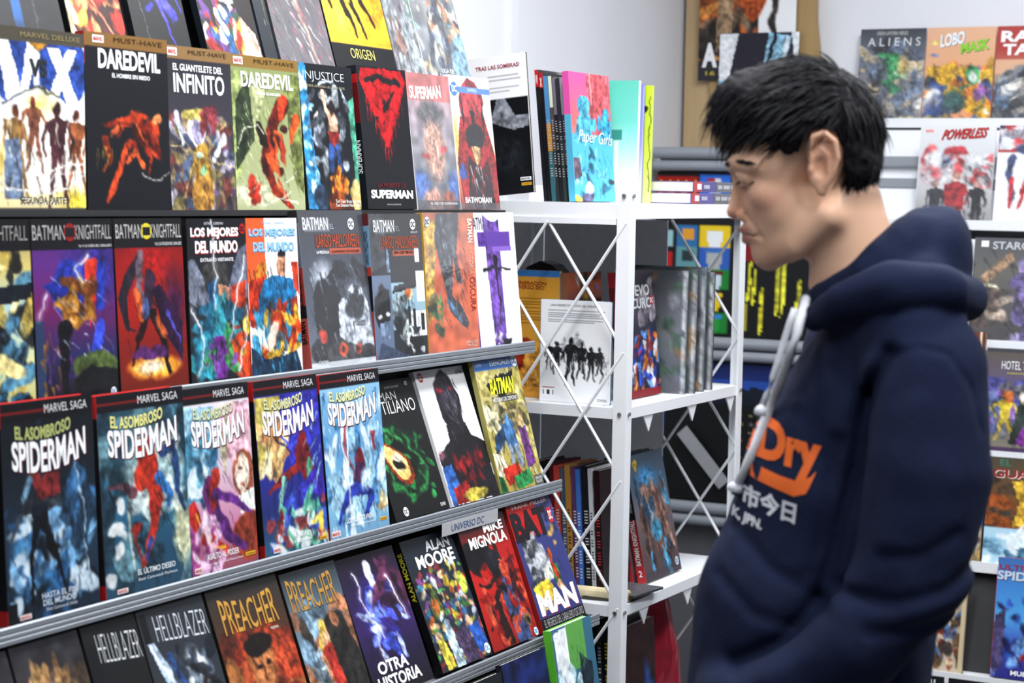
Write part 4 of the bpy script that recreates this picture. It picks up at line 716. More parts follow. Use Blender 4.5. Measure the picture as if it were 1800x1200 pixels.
rb(4, -.580, .172, .232, 23, 'comic crowded with many tiny bright figures under a white two-line title',
   [('g', '1c222c', '24303a', '2a3034'), ('n', ['2c5a8a', 'c8b43c', '8a2c34', '4a8a4c', 'd8b898', '6a3a7a', 'b8c8d0', '1c2028', 'b05a28', 'c8a078', '3a7a90'], 210, 0, .24, 1, .98, .028, 2), ('e', .6, .37, .06, .05, 'b89a30'), ('e', .36, .36, .05, .05, 'c8ccd0'), ('e', .27, .5, .08, .12, '5a6a3c', 20), ('e', .26, .52, .05, .06, 'b0602c'), ('e', .9, .42, .07, .09, 'b8c84a'), ('p', [(.08, .76), (.2, .72), (.28, .98), (.12, 1)], 'd8c84a'), ('p', [(.28, .72), (.42, .7), (.46, 1), (.3, 1)], 'a8c0cc'), ('p', [(.44, .76), (.7, .72), (.78, 1), (.5, 1)], '4a3c5a'), ('p', [(.72, .74), (.94, .72), (1, .92), (.8, .96)], '2c5ab0'), ('e', .78, .69, .05, .045, 'c8987a'), ('e', .14, .74, .05, .04, 'd8b494'), ('e', .35, .68, .05, .045, '9ab0c0'), ('h', 0, .24, 1, 1, '101418', 90, .006, 80)],
   [('ALAN', .42, .045, .90, .125, 'b8bcc0', {'b': .03}), ('MOORE', .18, .135, .92, .235, 'f0f2f4', {'b': .03})], t=.014, sp='101014', spt=[('ALAN MOORE', .2, .08, .8, .45, 'c8c030', {'rot': 90})], marks=[('badge', .94, .945, .055, 'e0ecf4', '4a86c0')])
rb(4, -.400, .174, .236, 20.5, 'red comic with black ragged edges, blue-grey lower figure and white name title',
   [('g', '1a1a1e', 'a01c18', 'b02018', 'a42018', '8a1c18'), ('n', ['16161a'], 16, 0, .2, .4, .34, .06), ('n', ['b83a24', 'c0563a'], 12, .2, .4, .9, .8, .09, 3, 60), ('s', [(.46, .32), (.52, .46), (.6, .62)], .14, '1c1c26', {'w2': .1}), ('p', [(.44, .28), (.66, .26), (.7, .36), (.52, .42)], '22222c'), ('e', .62, .25, .05, .04, '3a1c1c'), ('s', [(.62, .56), (.66, .75), (.7, .98)], .16, '3a4a74', {'w2': .2}), ('s', [(.5, .46), (.3, .52), (.1, .5)], .05, '201a20', {'w2': .02}), ('p', [(.2, .7), (.4, .62), (.5, 1), (.3, 1)], '2a1614'), ('s', [(.85, .4), (.8, .6), (.95, .8)], .08, '2a1c2c', {'w2': .05}), ('e', .86, .86, .07, .045, '8a6a4a'), ('n', ['c04c34', '8a1614', '1c1618', '6a1412'], 46, 0, .35, 1, 1, .035), ('h', .1, .3, .95, 1, '140c10', 40, .01, 70)],
   [('MIKE', .50, .055, .92, .125, 'eef0f0', {'b': .03}), ('MIGNOLA', .14, .135, .94, .225, 'eef0f0', {'b': .03})], t=.014, sp='14141a', marks=[('badge', .95, .965, .045, 'c8dcea', '3a78b0')])
rb(4, -.206, .180, .244, 21, 'red-topped blue comic with huge black letters above and huge white letters below',
   [('g', 'a81c1c', 'a81e1e', '34386c', '343c78', '2c3468'), ('r', 0, .28, 1, 1, '343a70'), ('p', [(.6, 0), (1, 0), (1, .3), (.7, .3)], '3c4070'), ('p', [(.1, .3), (.4, .28), (.5, .42), (.55, .62), (.25, .72), (.1, .6)], '8a8e96'), ('p', [(.2, .36), (.34, .34), (.3, .52)], '20222a'), ('n', ['a8acb2', '5c6068', '30343c'], 24, .1, .3, .55, .68, .05), ('e', .5, .58, .12, .06, 'c8cac0'), ('p', [(.06, .66), (.42, .62), (.5, .7), (.3, .86), (.1, .84)], 'd8b83a'), ('e', .62, .45, .06, .05, 'b8521c'), ('p', [(.56, .52), (.72, .54), (.7, .72), (.58, .7)], '3a7a34'), ('s', [(.6, .52), (.66, .64)], .05, 'a82c20'), ('s', [(.64, .7), (.74, .8)], .07, 'c89c70', {'w2': .05}), ('n', ['a88a4a'], 4, .72, .26, .86, .4, .025), ('r', .0, .9, 1, 1, '16161a'), ('h', .1, .3, .8, .85, '16182c', 30, .008, 75)],
   [('BAT', .02, .07, .80, .30, '17141a', {'b': .05}), ('MAN', .06, .71, .92, .885, 'eef0f0', {'b': .05, 'sh': 'a82020'}), ('FRANK MILLER', .12, .015, .90, .05, 'd8c0c0', {'b': 0}), ('EL REGRESO DEL CABALLERO OSCURO', .06, .915, .96, .975, 'a8a8ac', {'b': -.01})], t=.012, sp='8a1c1c', marks=[('logo', .84, .10, .93, .22, 'b02028', 'f0e4e4', 'DC')])
# ---- row 5, tops just showing
rb(5, -.62, .17, .25, 12, 'dark comic with teal block on the lowest ledge', [('g', '1c2026', '16222a', '101418'), ('r', .2, .1, .8, .5, '2c8a86'), ('h', .2, .1, .8, .5, '14403c', 20, .01, 85)], sp='14181c')
rb(5, -.445, .165, .26, 12, 'navy blue comic beside the green-edged one on the lowest ledge', [('g', '16204a', '182a66', '14181c'), ('v', .4)], sp='12141c')
rb(5, -.265, .165, .285, 10, 'white and blue comic with a bright green spine and green top patch',
   [('g', '3a6a80', '34607a', '2c4a60'), ('p', [(.04, .03), (.42, 0), (.38, .3), (.6, .8), (.2, 1), (.05, 1)], 'e4eaf0'), ('r', .36, .0, .78, .30, '5c9a4c'), ('n', ['2f7a98', '1c3a4c', 'b8d4e0'], 26, .05, .3, 1, 1, .06), ('p', [(.6, .2), (.9, .3), (.8, .8), (.6, .6)], '22303c'), ('h', .4, .05, .74, .28, '3f7a3c', 20, .01, 85)], sp='58b030', t=.016)
# ------------------------------------------------------------------ white steel shelf unit with lattice ends
RZ2 = RZ - math.pi / 2
AL, AR, S0, S1 = -.302, .232, .113, .742
WX, DY = AR - AL, S1 - S0
unit = empty('shelf_unit', pos(S0, AL, 0), (0, 0, RZ2))
tag(unit, 'white steel shelf unit with crossed wire ends beside the magazine rack', 'shelf unit')
def angle_post(x, y, sx, sy):
    w, t = .028, .003
    p = [(0, 0), (sx * w, 0), (sx * w, sy * t), (sx * t, sy * t), (sx * t, sy * w), (0, sy * w)]
    if sx * sy < 0: p = p[::-1]
    o = MB().extrude_z([(x + a, y + b) for a, b in p], 0, 1.565).build('post', M_WHITE, unit)
    for z in (1.545, 1.115, .718, .32):
        MB().tube([(x + sx * .013, y - sy * .004, z), (x + sx * .013, y + sy * .001, z)], .004, 8).build('bolt', M_BOLT, o)
        MB().tube([(x - sx * -.0 + (.004 if sx < 0 else -.004), y + sy * .013, z), (x, y + sy * .013, z)], .004, 8).build('bolt', M_BOLT, o)
for x, sx in ((0, 1), (WX, -1)):
    for y, sy in ((0, 1), (DY, -1)):
        angle_post(x, y, sx, sy)
SHZ = [1.530, 1.126, .730, .330]
for i, z in enumerate(SHZ):
    lip = .030 if i == 0 else .022
    e = .0035
    mb = MB().box(e, WX - e, e, DY - e, z - .003, z)
    mb.box(e, WX - e, e, e + .002, z - lip, z - .003).box(e, WX - e, DY - e - .002, DY - e, z - lip, z - .003)
    mb.box(e, e + .002, e, DY - e, z - lip, z - .003).box(WX - e - .002, WX - e, e, DY - e, z - lip, z - .003)
    sh = mb.build('shelf', M_WHITE, unit)
    if i:
        for k in range(3):                       # small gusset plates under the front edge
            yy = (.10, .33, .55)[k]
            MB().add([(WX - .006, yy, z - lip), (WX - .006, yy + .05, z - lip), (WX - .006, yy + .028, z - lip - .035), (WX - .009, yy, z - lip), (WX - .009, yy + .05, z - lip), (WX - .009, yy + .028, z - lip - .035)],
                     [(0, 1, 2), (5, 4, 3), (0, 3, 4, 1), (1, 4, 5, 2), (2, 5, 3, 0)]).build('gusset', M_WHITE, sh)
MB().box(.03, WX - .03, .0, .003, 1.488, 1.500).build('top_bar', M_WHITE, unit)
DA, DZ, ZT, ZB = .175, .255, 1.492, .06
for yy, xmin in ((.003, .006), (DY - .003, WX - .19)):   # crossed wires; the far end is half closed by a sheet
    xr = WX - .008
    for k in range(-3, 9):
        for sg in (-1, 1):
            z0 = ZT - k * DZ                     # height on the right-hand post
            zl = z0 + sg * DZ * (xr / DA)
            pa, pb = [xr, z0], [0.006, zl]
            def clip(p, q):
                for lim, s_ in ((ZT, 1), (ZB, -1)):
                    if (p[1] - lim) * s_ > 0:
                        if (q[1] - lim) * s_ > 0: return None
                        t = (lim - p[1]) / (q[1] - p[1]); p = [p[0] + (q[0] - p[0]) * t, lim]
                return p
            tt = (xr - xmin) / xr
            pb = [xmin, z0 + (zl - z0) * (xr - xmin) / (xr - .006)]
            a1 = clip(pa, pb); b1 = clip(pb, pa)
            if a1 is None or b1 is None or abs(a1[0] - b1[0]) < .03: continue
            yo = yy + sg * .0015
            MB().tube([(a1[0], yo, a1[1]), (b1[0], yo, b1[1])], .0034, 6).build('cross_wire', M_WHITE, unit)
MB().box(.004, .008, .03, DY - .03, .1, 1.49).build('back_panel', mat('mid_grey_sheet', 'd6d7dc', .6, noise=.05), unit)
MB().box(.03, WX - .19, DY - .002, DY + .001, .1, 1.49).build('end_panel', MATS['mid_grey_sheet'], unit)

G1 = 'books on the white shelf unit'
def sb(label, s, a, z, w, h, t, lean, art, txt=(), turned=False, **kw):
    """turned: cover faces the aisle end (spine towards us); otherwise cover faces us"""
    rz = RZ if turned else RZ2
    return book(label, pos(s, a, z + .0005 + t * math.sin(math.radians(max(lean, 0)))), rz, lean, w, h, t, art, txt, group=kw.pop('group', G1), **kw)
LINES = lambda u0, v0, u1, n, dv, c: [('r', u0, v0 + i * dv, u1 - (.15 if i == n - 1 else .03 * (i % 3)), v0 + i * dv + dv * .4, c) for i in range(n)]
# top shelf
Z = SHZ[0]
sb('tall comic, white upper third with small red heading, black lower part', .165, -.182, Z, .176, .285, .008, 1,
   [('g', '121318', '121318'), ('r', 0, 0, 1, .31, 'e6e6ea')] + LINES(.5, .13, .92, 5, .014, '9a9aa0') + LINES(.5, .215, .92, 4, .014, 'a4a4aa') + [('p', [(.6, .31), (.7, .31), (.82, .44), (1, .44), (1, .52), (.78, .54), (.62, .50), (.5, .47)], '7c8088'), ('e', .7, .72, .3, .18, '1e2228', 30, .6), ('h', .3, .5, .95, .9, '2a3038', 20, .01, 60)],
   [('TRAS LAS SOMBRAS!', .34, .065, .92, .095, '8c2028', {'b': .02})], sp='121318', roll=-6, marks=[('logo', .84, .885, .98, .91, 'e8e8ec', '1a1a1e', 'MARVEL'), ('logo', .85, .925, .98, .945, 'c8a828', 'a03020', 'PANINI')])
SPN1 = [('black spine with a red square head, beside the white-topped comic', [(0, .13, 'b02024'), (.13, 1, '15161a')], .008, .268, 'VV'),
        ('second black spine with a red square head, shorter than its neighbour', [(0, .12, 'a81c20'), (.12, 1, '121318')], .008, .262, 'X'),
        ('blue spine turning orange and teal towards its foot', [(0, .38, '4a80b0'), (.38, .6, 'b8823a'), (.6, 1, '2c5a60')], .010, .255, None),
        ('thin cream and green speckled spine among black ones', [(0, .25, 'c8d0b8'), (.25, .6, '4a4440'), (.6, 1, '26282c')], .007, .255, None),
        ('thin charcoal spine with pale violet head', [(0, .3, '6a6474'), (.3, 1, '1c1c22')], .007, .252, None),
        ('thin dark spine with teal foot beside the pink and blue comic', [(0, .5, '2a2a34'), (.5, 1, '2c3a34')], .008, .250, None),
        ('thin grey-violet spine against the pink and blue comic', [(0, .3, '8a8894'), (.3, .7, '3a3644'), (.7, 1, '1a1a20')], .008, .252, None)]
a = .004
for lb, sp_, t, h, tx in SPN1:
    sb(lb, .19, a + t, Z, .165, h, t, 6, [('g', '22242a', '1a1a1e'), ('n', BUSY, 20, 0, 0, 1, 1, .08)], turned=True, sp=sp_, res=(12, 18),
       spt=([(tx, .2, .04, .8, .11, 'f0e8e8')] if tx else [('IIII IIIII III II IIIII', .25, .35, .75, .8, 'a8a8b0', {'rot': 90, 'b': 0})]))
    a += t + .0012
sb('pink-topped blue comic with hand-lettered white title facing the aisle', .165, .088, Z, .19, .262, .014, 5,
   [('g', 'c8508c', 'c8587c', 'c8605c', '4aa0bc', '4a9cb8', '58a8c4'), ('r', 0, .48, 1, 1, '4a9ebc'), ('p', [(.42, 0), (1, 0), (1, .48), (.42, .48)], 'c0525c'), ('e', .32, .26, .15, .09, '4a98b8'), ('p', [(.15, .34), (.48, .32), (.5, .55), (.05, .55)], '4a98b8'), ('e', .86, .32, .09, .06, '3a90b4'), ('p', [(.75, .37), (1, .36), (1, .55), (.72, .55)], '3a90b4'), ('e', .55, .40, .07, .06, '3c8cb0'), ('e', .70, .38, .06, .06, '4290b2'), ('s', [(.5, .0), (.52, .12), (.5, .25)], .008, 'e8d8dc'), ('h', .1, .6, .95, .95, '24607c', 46, .007, 70), ('n', ['2c6a88', '78c0d4', '1c4a60'], 26, .05, .6, 1, .95, .03), ('p', [(0, .66), (.15, .66), (.2, .8), (0, .84)], '5a4a58'), ('e', .35, .9, .1, .05, 'e8ecf0'), ('e', .3, .97, .16, .04, '5c5a78'), ('e', .05, .99, .1, .03, 'd8b040'), ('e', .92, .84, .08, .02, '24303c')],
   [('Paper Girls', .13, .44, .96, .56, 'f0f4f6', {'b': -.01, 'shear': .08, 'rise': -.2})], turned=True, sp=[(0, .33, 'c84a94'), (.33, 1, '4a9ebc')])
sb('large mint green book fading to white, behind the pink and blue comic', .38, -.053, Z, .175, .255, .012, 1,
   [('g', '5abaa8', '6ac4b4', 'b8e4d8', 'eef4f2'), ('r', .62, .40, .8, .49, '3a8a80'), ('r', .7, .5, .76, 1, 'e8dcd4', .6)], sp='d8ece8')
sb('thin violet-blue book edge between mint and lime books', .395, -.043, Z, .17, .248, .008, 1, [('g', '7a7cc0', '8a8cc8', 'd8dcf0')], sp=[(0, .4, '6a70b8'), (.4, 1, 'd0d4ec')], res=(12, 18))
sb('lime green book standing against the violet-blue one', .408, -.028, Z, .17, .246, .007, 1, [('g', 'b4cc2c', 'bcd040', 'd0dc8a'), ('e', .9, .2, .05, .03, '2a3014'), ('s', [(.98, .1), (.98, .9)], .01, '4a5a18')], sp=[(0, .5, 'b0c828'), (.5, 1, 'c8d878')])
# flat stack near the far post
for k, (lb, c) in enumerate((('lower flat book with violet spine and red end on the top shelf', '5a5494'), ('upper flat book with violet spine and red end on the top shelf', '4f4c86'))):
    z0 = Z + .001 + k * .0245
    t_ = empty('comic_book', pos(.43 + .012 * k, .055, z0), (0, 0, RZ2)); tag(t_, lb, 'comic book', G1)
    MB().box(0, .172, 0, .262, .0, .0012).build('back_cover', lettermat(c), t_)
    MB().box(.0, .1705, .001, .261, .0012, .0208).build('page_block', M_PAPER, t_)
    MB().box(0, .172, 0, .262, .0208, .022).build('front_cover', lettermat(c), t_)
    spn = MB().box(.1705, .1725, 0, .262, 0, .022).build('spine', lettermat(c), t_)
    MB().box(.1726, .1732, 0, .045, 0, .022).build('spine_band', mat('ink_a8303c', 'a8303c', .4), spn)
    MB().box(.1734, .1740, .018, .040, .005, .017).build('spine_label', mat('ink_e8e4e4', 'e8e4e4', .4), spn)
    MB().box(.1726, .1732, .125, .262, 0, .022).build('spine_band', mat('ink_5c5c62', '5c5c62', .4), spn)
    for (y0, y1, tx) in ((.055, .085, 'IIIIII'), (.135, .225, 'IIII IIIIII III')):
        v, f = text_coords(tx, .02)
        meshobj('spine_lettering', [(.1738, y0 + (y1 - y0) * p[0], .007 + .008 * p[1]) for p in v], f, lettermat('d8d8e4'), spn)
# second shelf
Z = SHZ[1]
SP2 = [('g', 'd89a38', 'dc9c3c', 'd8963a')]
sb('orange book back with blue head stripe and red heading, behind crossed wires', .20, -.128, Z, .163, .262, .012, 1,
   SP2 + [('r', 0, 0, 1, .05, '3c78b8')] + LINES(.3, .22, .8, 9, .024, '9a6a20') + [('e', .55, .66, .16, .12, 'b83c20'), ('p', [(.35, .6), (.5, .56), (.5, .8), (.34, .76)], 'b83a1c'), ('p', [(.55, .58), (.85, .54), (.95, .92), (.5, .92)], 'dc9a40'), ('h', .4, .55, .95, .9, 'a0561c', 24, .007, 70), ('h', .3, .88, .95, .98, 'a8701c', 20, .006, 10)],
   [('REGENERACIÓN\nUNIVERSO DC!', .28, .08, .82, .15, '9a2c20', {'b': .02})], sp='c88a30')
sb('slim stack edge of red and blue printed books beside the orange book', .21, .054, Z, .165, .258, .014, 1, [('g', 'b85a30', '3a4a70', '8a4a3a'), ('n', BUSY, 40, 0, 0, 1, 1, .05)], turned=True, sp=[(0, .3, '8a5a40'), (.3, .6, '3a4466'), (.6, 1, 'a84a30')], res=(16, 24))
PPL = []
for u, v0, hh in ((.13, .42, .27), (.24, .41, .32), (.44, .36, .46), (.60, .40, .36), (.74, .44, .34), (.86, .45, .27)):
    PPL.append(('f', u, v0, hh, '26282c', '202226', {'arms': .05, 'sp': .10}))
sb('white book back with a row of black walking silhouettes and barcode', .150, .022, Z, .156, .207, .010, 0,
   [('g', 'e8eaee', 'e6e8ec', 'e4e6ea')] + LINES(.1, .10, .92, 6, .022, '8a8c94') + [('f', .34, .38, .3, 'b8bac0', 'b8bac0'), ('f', .52, .30, .4, 'c4c6cc', 'c4c6cc'), ('f', .93, .5, .3, 'c0c2c8', 'c0c2c8')] + PPL + [('h', .05, .5, .95, .8, 'e8eaee', 10, .01, 80), ('r', .04, .855, .21, .865, 'a02430'), ('r', .04, .875, .21, .95, 'f0f0f2')] + [('r', .05 + .012 * i, .88, .056 + .012 * i, .935, '2a2a30') for i in range(13)],
   [('UNA PERSPECTIVA ÚNICA DEL UNIVERSO', .14, .035, .84, .062, '3a3c44', {'b': .0}), ('OVNI', .83, .945, .96, .972, '2c2c34', {'b': 0})], sp='3c6a90')
sb('dark comic with big pale block title and blue crowd, facing the aisle', .245, .170, Z, .185, .262, .018, 6,
   [('g', '34303c', '4a4450', '2c2c3c', '20284a', '1c1c24'), ('n', ['2c4ab0', '5a8ad8', 'a83034', 'd8dce4', '1c2a70', 'c87a30', '6a2c34'], 110, .1, .5, 1, .93, .035), ('n', ['6a6470', '8a848c'], 24, 0, .05, 1, .4, .07), ('r', 0, .94, 1, 1, '7a1c24'), ('h', .1, .4, 1, .93, '101424', 40, .008, 70)],
   [('NUEVO', .16, .11, .86, .20, 'd8d8dc', {'b': .03}), ('OSCURO', .10, .215, .90, .30, 'c8ccd2', {'b': .03})], turned=True, sp=[(0, .12, '8a1c24'), (.12, 1, '5a1418')], marks=[('badge', .90, .24, .06, 'a8344a', 'e8e4e8')])
M_CLEAR = mat('clear_sleeve_plastic', 'd8dce0', .08, coat=.6)
for k in range(6):                                # comics standing in clear sleeves
    s_ = .455 + k * .024
    h_ = (.262, .266, .258, .268, .262, .256)[k]
    cs = ['4a4e58', '3a3a44', '5a5660', '44505a', '5c5a5c', '3c4048'][k]
    sb(['sleeved grey comic with orange flecks standing by the dark one', 'sleeved charcoal comic in the row of clear sleeves', 'sleeved mauve-grey comic in the row of clear sleeves', 'sleeved slate comic with green flecks in clear sleeve', 'sleeved warm grey comic near the far post', 'sleeved dark slate comic last before the far post'][k],
       s_, .045 + .012 * (k % 2), Z, .168, h_, .006, 1, [('g', cs, '70747c', cs), ('n', ['5a5e66', '34383e', '8a6a40', '3a5a48', '7a7e86'], 40, 0, 0, 1, 1, .05), ('s', [(.97, 0), (.97, 1)], .02, 'e8ecf0')], sp=cs, material=M_WRAP, res=(24, 36), group='sleeved comics on the middle shelf')
t_ = empty('headphones_case', pos(.37, -.15, Z + .0005), (0, 0, RZ2)); tag(t_, 'rounded black case standing behind the orange book', 'case')
prof = [(.0, 0), (.12, 0), (.12, .20), (.11, .245), (.085, .268), (.055, .275), (.025, .262), (.006, .235), (0, .20)]
MB().add([(x, 0, z) for x, z in prof] + [(x, .05, z) for x, z in prof], [tuple(range(9)), tuple(range(17, 8, -1))] + [(i, (i + 1) % 9, 9 + (i + 1) % 9, 9 + i) for i in range(9)]).build('shell', mat('case_black', '1a1a1e', .35), t_)
MB().box(.01, .11, -.002, 0, .11, .118).build('zip', M_BOLT, t_)
# third shelf: packed spines
Z = SHZ[2]
a = -.006
cols3 = [('17171b', 'c8c8cc'), ('1a1a1f', 'b8b8be'), ('15151a', 'c0c0c6'), ('5a1c22', 'd8c8c8'), ('b84438', 'e0c8c0'), ('4a5a6a', 'c8d0d8'), ('a87a3a', '2a2018'), ('5a3a6a', 'd8d0e0'), ('3f70c0', 'd0d8e8'), ('1c1c22', 'c8c8cc'), ('c8ccd2', '2a2a30'), ('2a1418', 'b84048')]
nm3 = ['black', 'near-black', 'jet black', 'dark maroon', 'salmon red', 'slate blue', 'ochre', 'plum purple', 'royal blue', 'black-brown', 'pale grey', 'black and red']
th3 = [.018, .010, .012, .011, .012, .011, .012, .010, .010, .016, .009, .014]
for k, ((c, tc_), nm, t) in enumerate(zip(cols3, nm3, th3)):
    h = .262 - .004 * (k % 3)
    sb('%s spine in the packed row on the third white shelf' % nm, .20 + .004 * (k % 2), a + t, Z, .128, h, t, 4, [('g', c, '1a1a1e'), ('v', .3)], turned=True, sp=c if k not in (3, 4) else [(0, .85, c), (.85, 1, 'a82c28')], res=(12, 18),
       spt=[('IIII IIIII III II IIIII', .25, .35, .75, .88, tc_, {'rot': 90, 'b': 0})], group='packed spines on the third shelf')
    a += t + .0012
for k, (s_, a_, lb) in enumerate(((.338, .158, 'maroon volume leaning just behind the thick blue-grey cover'), (.350, .1815, 'thick volume with red-footed spine and blue-grey cover, leaning on shelf'))):
    sb(lb, s_, a_, Z, .188, .268, .020, 12, [('g', '4a5a6a', '5a7088', '6a6268', '5a4a48', '4a3a40'), ('e', .48, .2, .36, .12, '4a90c8', 0, .5), ('e', .52, .42, .26, .2, '8a6c60', 0, .3), ('n', ['a88474', '6a4c44', '3a2c2e', '4a98c0', '2c4a60', '7a5a50'], 70, .15, .28, .9, .92, .045, 3, 80), ('e', .5, .62, .16, .12, '3f8aac', 0, .4), ('e', .2, .08, .06, .04, 'c8a838'), ('h', .1, .2, .95, .95, '1c1a20', 50, .01, 80), ('r', 0, .93, 1, 1, '34303a', .5)],
       turned=True, sp=[(0, .5, '17171b'), (.5, .86, '8a2028'), (.86, 1, 'b02c34')], spt=[('BATMAN: KNIGHTFALL', .22, .50, .78, .86, 'e8e0e0', {'rot': 90}), ('LA CAÍDA DEL CABALLERO', .25, .22, .75, .44, 'd8d0d0', {'rot': 90, 'b': 0}), ('2' if k else '1', .3, .90, .7, .95, 'f0e8e8')], marks=[('badge', .9, .92, .05, 'b8c8d8', '3a5a80')] if k else [])
# things lying on the third shelf front
t_ = empty('rolled_magazine', pos(.155, .085, Z + .0135), (0, 0, RZ2 + .08)); tag(t_, 'cream rolled magazine lying at the shelf front below the spines', 'magazine')
MB().tube([(0, 0, 0), (.14, 0, 0)], .012, 14).build('roll', mat('cream_roll', 'c8bc98', .6, noise=.25, scale=25), t_)
MB().tube([(.141, 0, 0), (.1415, 0, 0)], .007, 12).build('roll_end', mat('roll_end_dark', '6a5a44', .7), t_)
for k in range(3):
    t_ = empty('leaflet', pos(.145 + .012 * k, .13 + .012 * k, Z + .0005 + k * .0052), (0, 0, RZ2 + .15 - .12 * k)); tag(t_, ['lowest thin dark leaflet under two others on the third shelf', 'middle thin leaflet with a brown edge on the third shelf', 'top thin leaflet with speckled grey cover on the third shelf'][k], 'leaflet')
    MB().box(0, .085, 0, .12, 0, .004).build('pages', mat('leaflet_edge%d' % k, ['3a342c', '5a4a38', '24262a'][k], .6), t_)
    MB().box(0, .085, 0, .12, .0041, .005).build('cover', mat('leaflet_cover%d' % k, ['2c2c30', '4a4038', '4a4c50'][k], .35, noise=.4, scale=60), t_)
# fourth shelf
Z = SHZ[3]
a = .085
for k, (c, tc_, nm) in enumerate((('15161a', 'c8c030', 'black spine with yellow lettering'), ('1c1a1e', 'c04030', 'black spine with red lettering'), ('2a2420', 'd8c8b0', 'brown-black spine with cream lettering'), ('101216', 'a8b0b8', 'wide black spine with silver lettering'), ('30343c', 'c8d0d8', 'slate spine with white lettering'), ('17181c', 'c8c030', 'thick black spine with yellow band lettering'), ('3a1c1c', 'd8b0a0', 'dark red-brown spine with pink lettering'))):
    t = (.034, .010, .012, .014, .011, .026, .014)[k]
    sb('%s on the lowest visible white shelf' % nm, .19, a + t, Z, .17, .335 + .012 * (k % 2), t, 3, [('g', c, '1a1a1e'), ('v', .3), ('n', ['2c5aa8', '1c1c20', '5a8ac8'], 8, .2, .3, .9, .9, .07)], turned=True, sp=c, res=(16, 24), spt=[('IIII IIIII III II IIIII', .22, .12, .78, .6, tc_, {'rot': 90})], group='spines on the lowest shelf')
    a += t + .0012

bag = empty('gift_bag', pos(.60, .10, Z + .0005), (0, 0, RZ2 + .3)); tag(bag, 'crumpled red bag standing on the lowest shelf by the far post', 'bag')
n_ = 20; vs_b, fs_b = [], []
rg = random.Random(5)
for j in range(9):
    z_ = .34 * j / 8
    for i in range(n_):
        an = 2 * math.pi * i / n_
        q = .9 + .12 * math.sin(an * 3 + j * .7) + rg.uniform(-.05, .05)
        wq = 1.0 if j < 6 else 1.0 - .22 * (j - 5)
        vs_b.append((.055 * wq * q * math.copysign(abs(math.cos(an)) ** .6, math.cos(an)), .05 * q * wq * math.copysign(abs(math.sin(an)) ** .6, math.sin(an)), z_))
for j in range(8):
    for i in range(n_): fs_b.append((j * n_ + i, j * n_ + (i + 1) % n_, (j + 1) * n_ + (i + 1) % n_, (j + 1) * n_ + i))
fs_b.append(tuple(range(n_ - 1, -1, -1)))
meshobj('sack', vs_b, fs_b, mat('red_foil', 'a01830', .35, coat=.5, noise=.2, scale=30), bag)
MB().tube([(.03 * math.cos(t_ * math.pi / 8), 0, .33 + .05 * math.sin(t_ * math.pi / 8)) for t_ in range(9)], .003, 6).build('handle', lettermat('7a1020'), bag)

# ------------------------------------------------------------------ grey stand with two big posters at the back wall
st = empty('poster_stand', pos(1.86, -.478, 0), (0, 0, RZ2)); tag(st, 'grey metal poster stand with rounded ledges in the booth corner', 'display stand')
for zc in (1.656, 1.118, .64):
    for dz, rr in ((.012, .017), (-.024, .015)):
        MB().tube([(-.0, -.02, zc + dz), (.50, -.02, zc + dz)], rr, 14).build('ledge_tube', M_GREYM, st)
MB().box(0, .50, .02, .03, .1, 1.66).build('back_sheet', M_DGREY, st)
for x in (0.0, .47):
    MB().box(x, x + .03, .03, .06, 0, 1.66).build('upright', M_GREYM, st)
MB().box(-.0, .5, -.10, .1, 0.0, .02).build('foot', M_GREYM, st)
def poster(label, s, a, z, w, h, art, txt=(), lean=2, res=(80, 90), t=.006, name='poster', rz=RZ2, cat='poster', mt=None):
    p = empty(name, pos(s, a, z), (-math.radians(lean), 0, rz)); tag(p, label, cat)
    c = printed_sheet('printed_face', w, h, .0015, art, mt or M_MATTE, p, res[0], res[1], int(w * 1000) + int(z * 100))
    MB().box(0, w, .0015, t, 0, h).build('mount_board', M_DGREY, p)
    for T in txt: lettering(c, w, h, T)
    return p
HD = []
for i, (bgc, fc, tp) in enumerate((('d8b820', 'd8dce0', 'd8b820'), ('2c5aa8', '9aa0a0', '3a6ab0'), ('1c7a34', 'b8c8d4', '601c1c'), ('16161a', 'd8b820', 'd8b820'), ('1c7a34', '24903c', '3a78d0'))):
    v0 = .33 + .132 * i
    HD += [('r', .30, v0, .49, v0 + .128, bgc), ('r', .345, v0 + .02, .445, v0 + .10, fc), ('r', .36, v0 + .085, .43, v0 + .128, fc), ('r', .335, v0 + .012, .455, v0 + .035, tp)]
for i, (bgc, fc) in enumerate((('2c6a9c', 'd09028'), ('5a8a90', '2a3a40'), ('6a1c20', '2a1a1c'), ('c8a020', 'b8c8b8'), ('3a6ab0', 'c8b4a0'))):
    v0 = .33 + .132 * i
    HD += [('r', .14, v0, .28, v0 + .128, bgc), ('r', .18, v0 + .02, .25, v0 + .09, fc), ('r', .0, v0 + .03, .12, v0 + .128, ['8ab0b8', 'a82020', '4a6a60', '8aa890', 'b8c4c0'][i])]
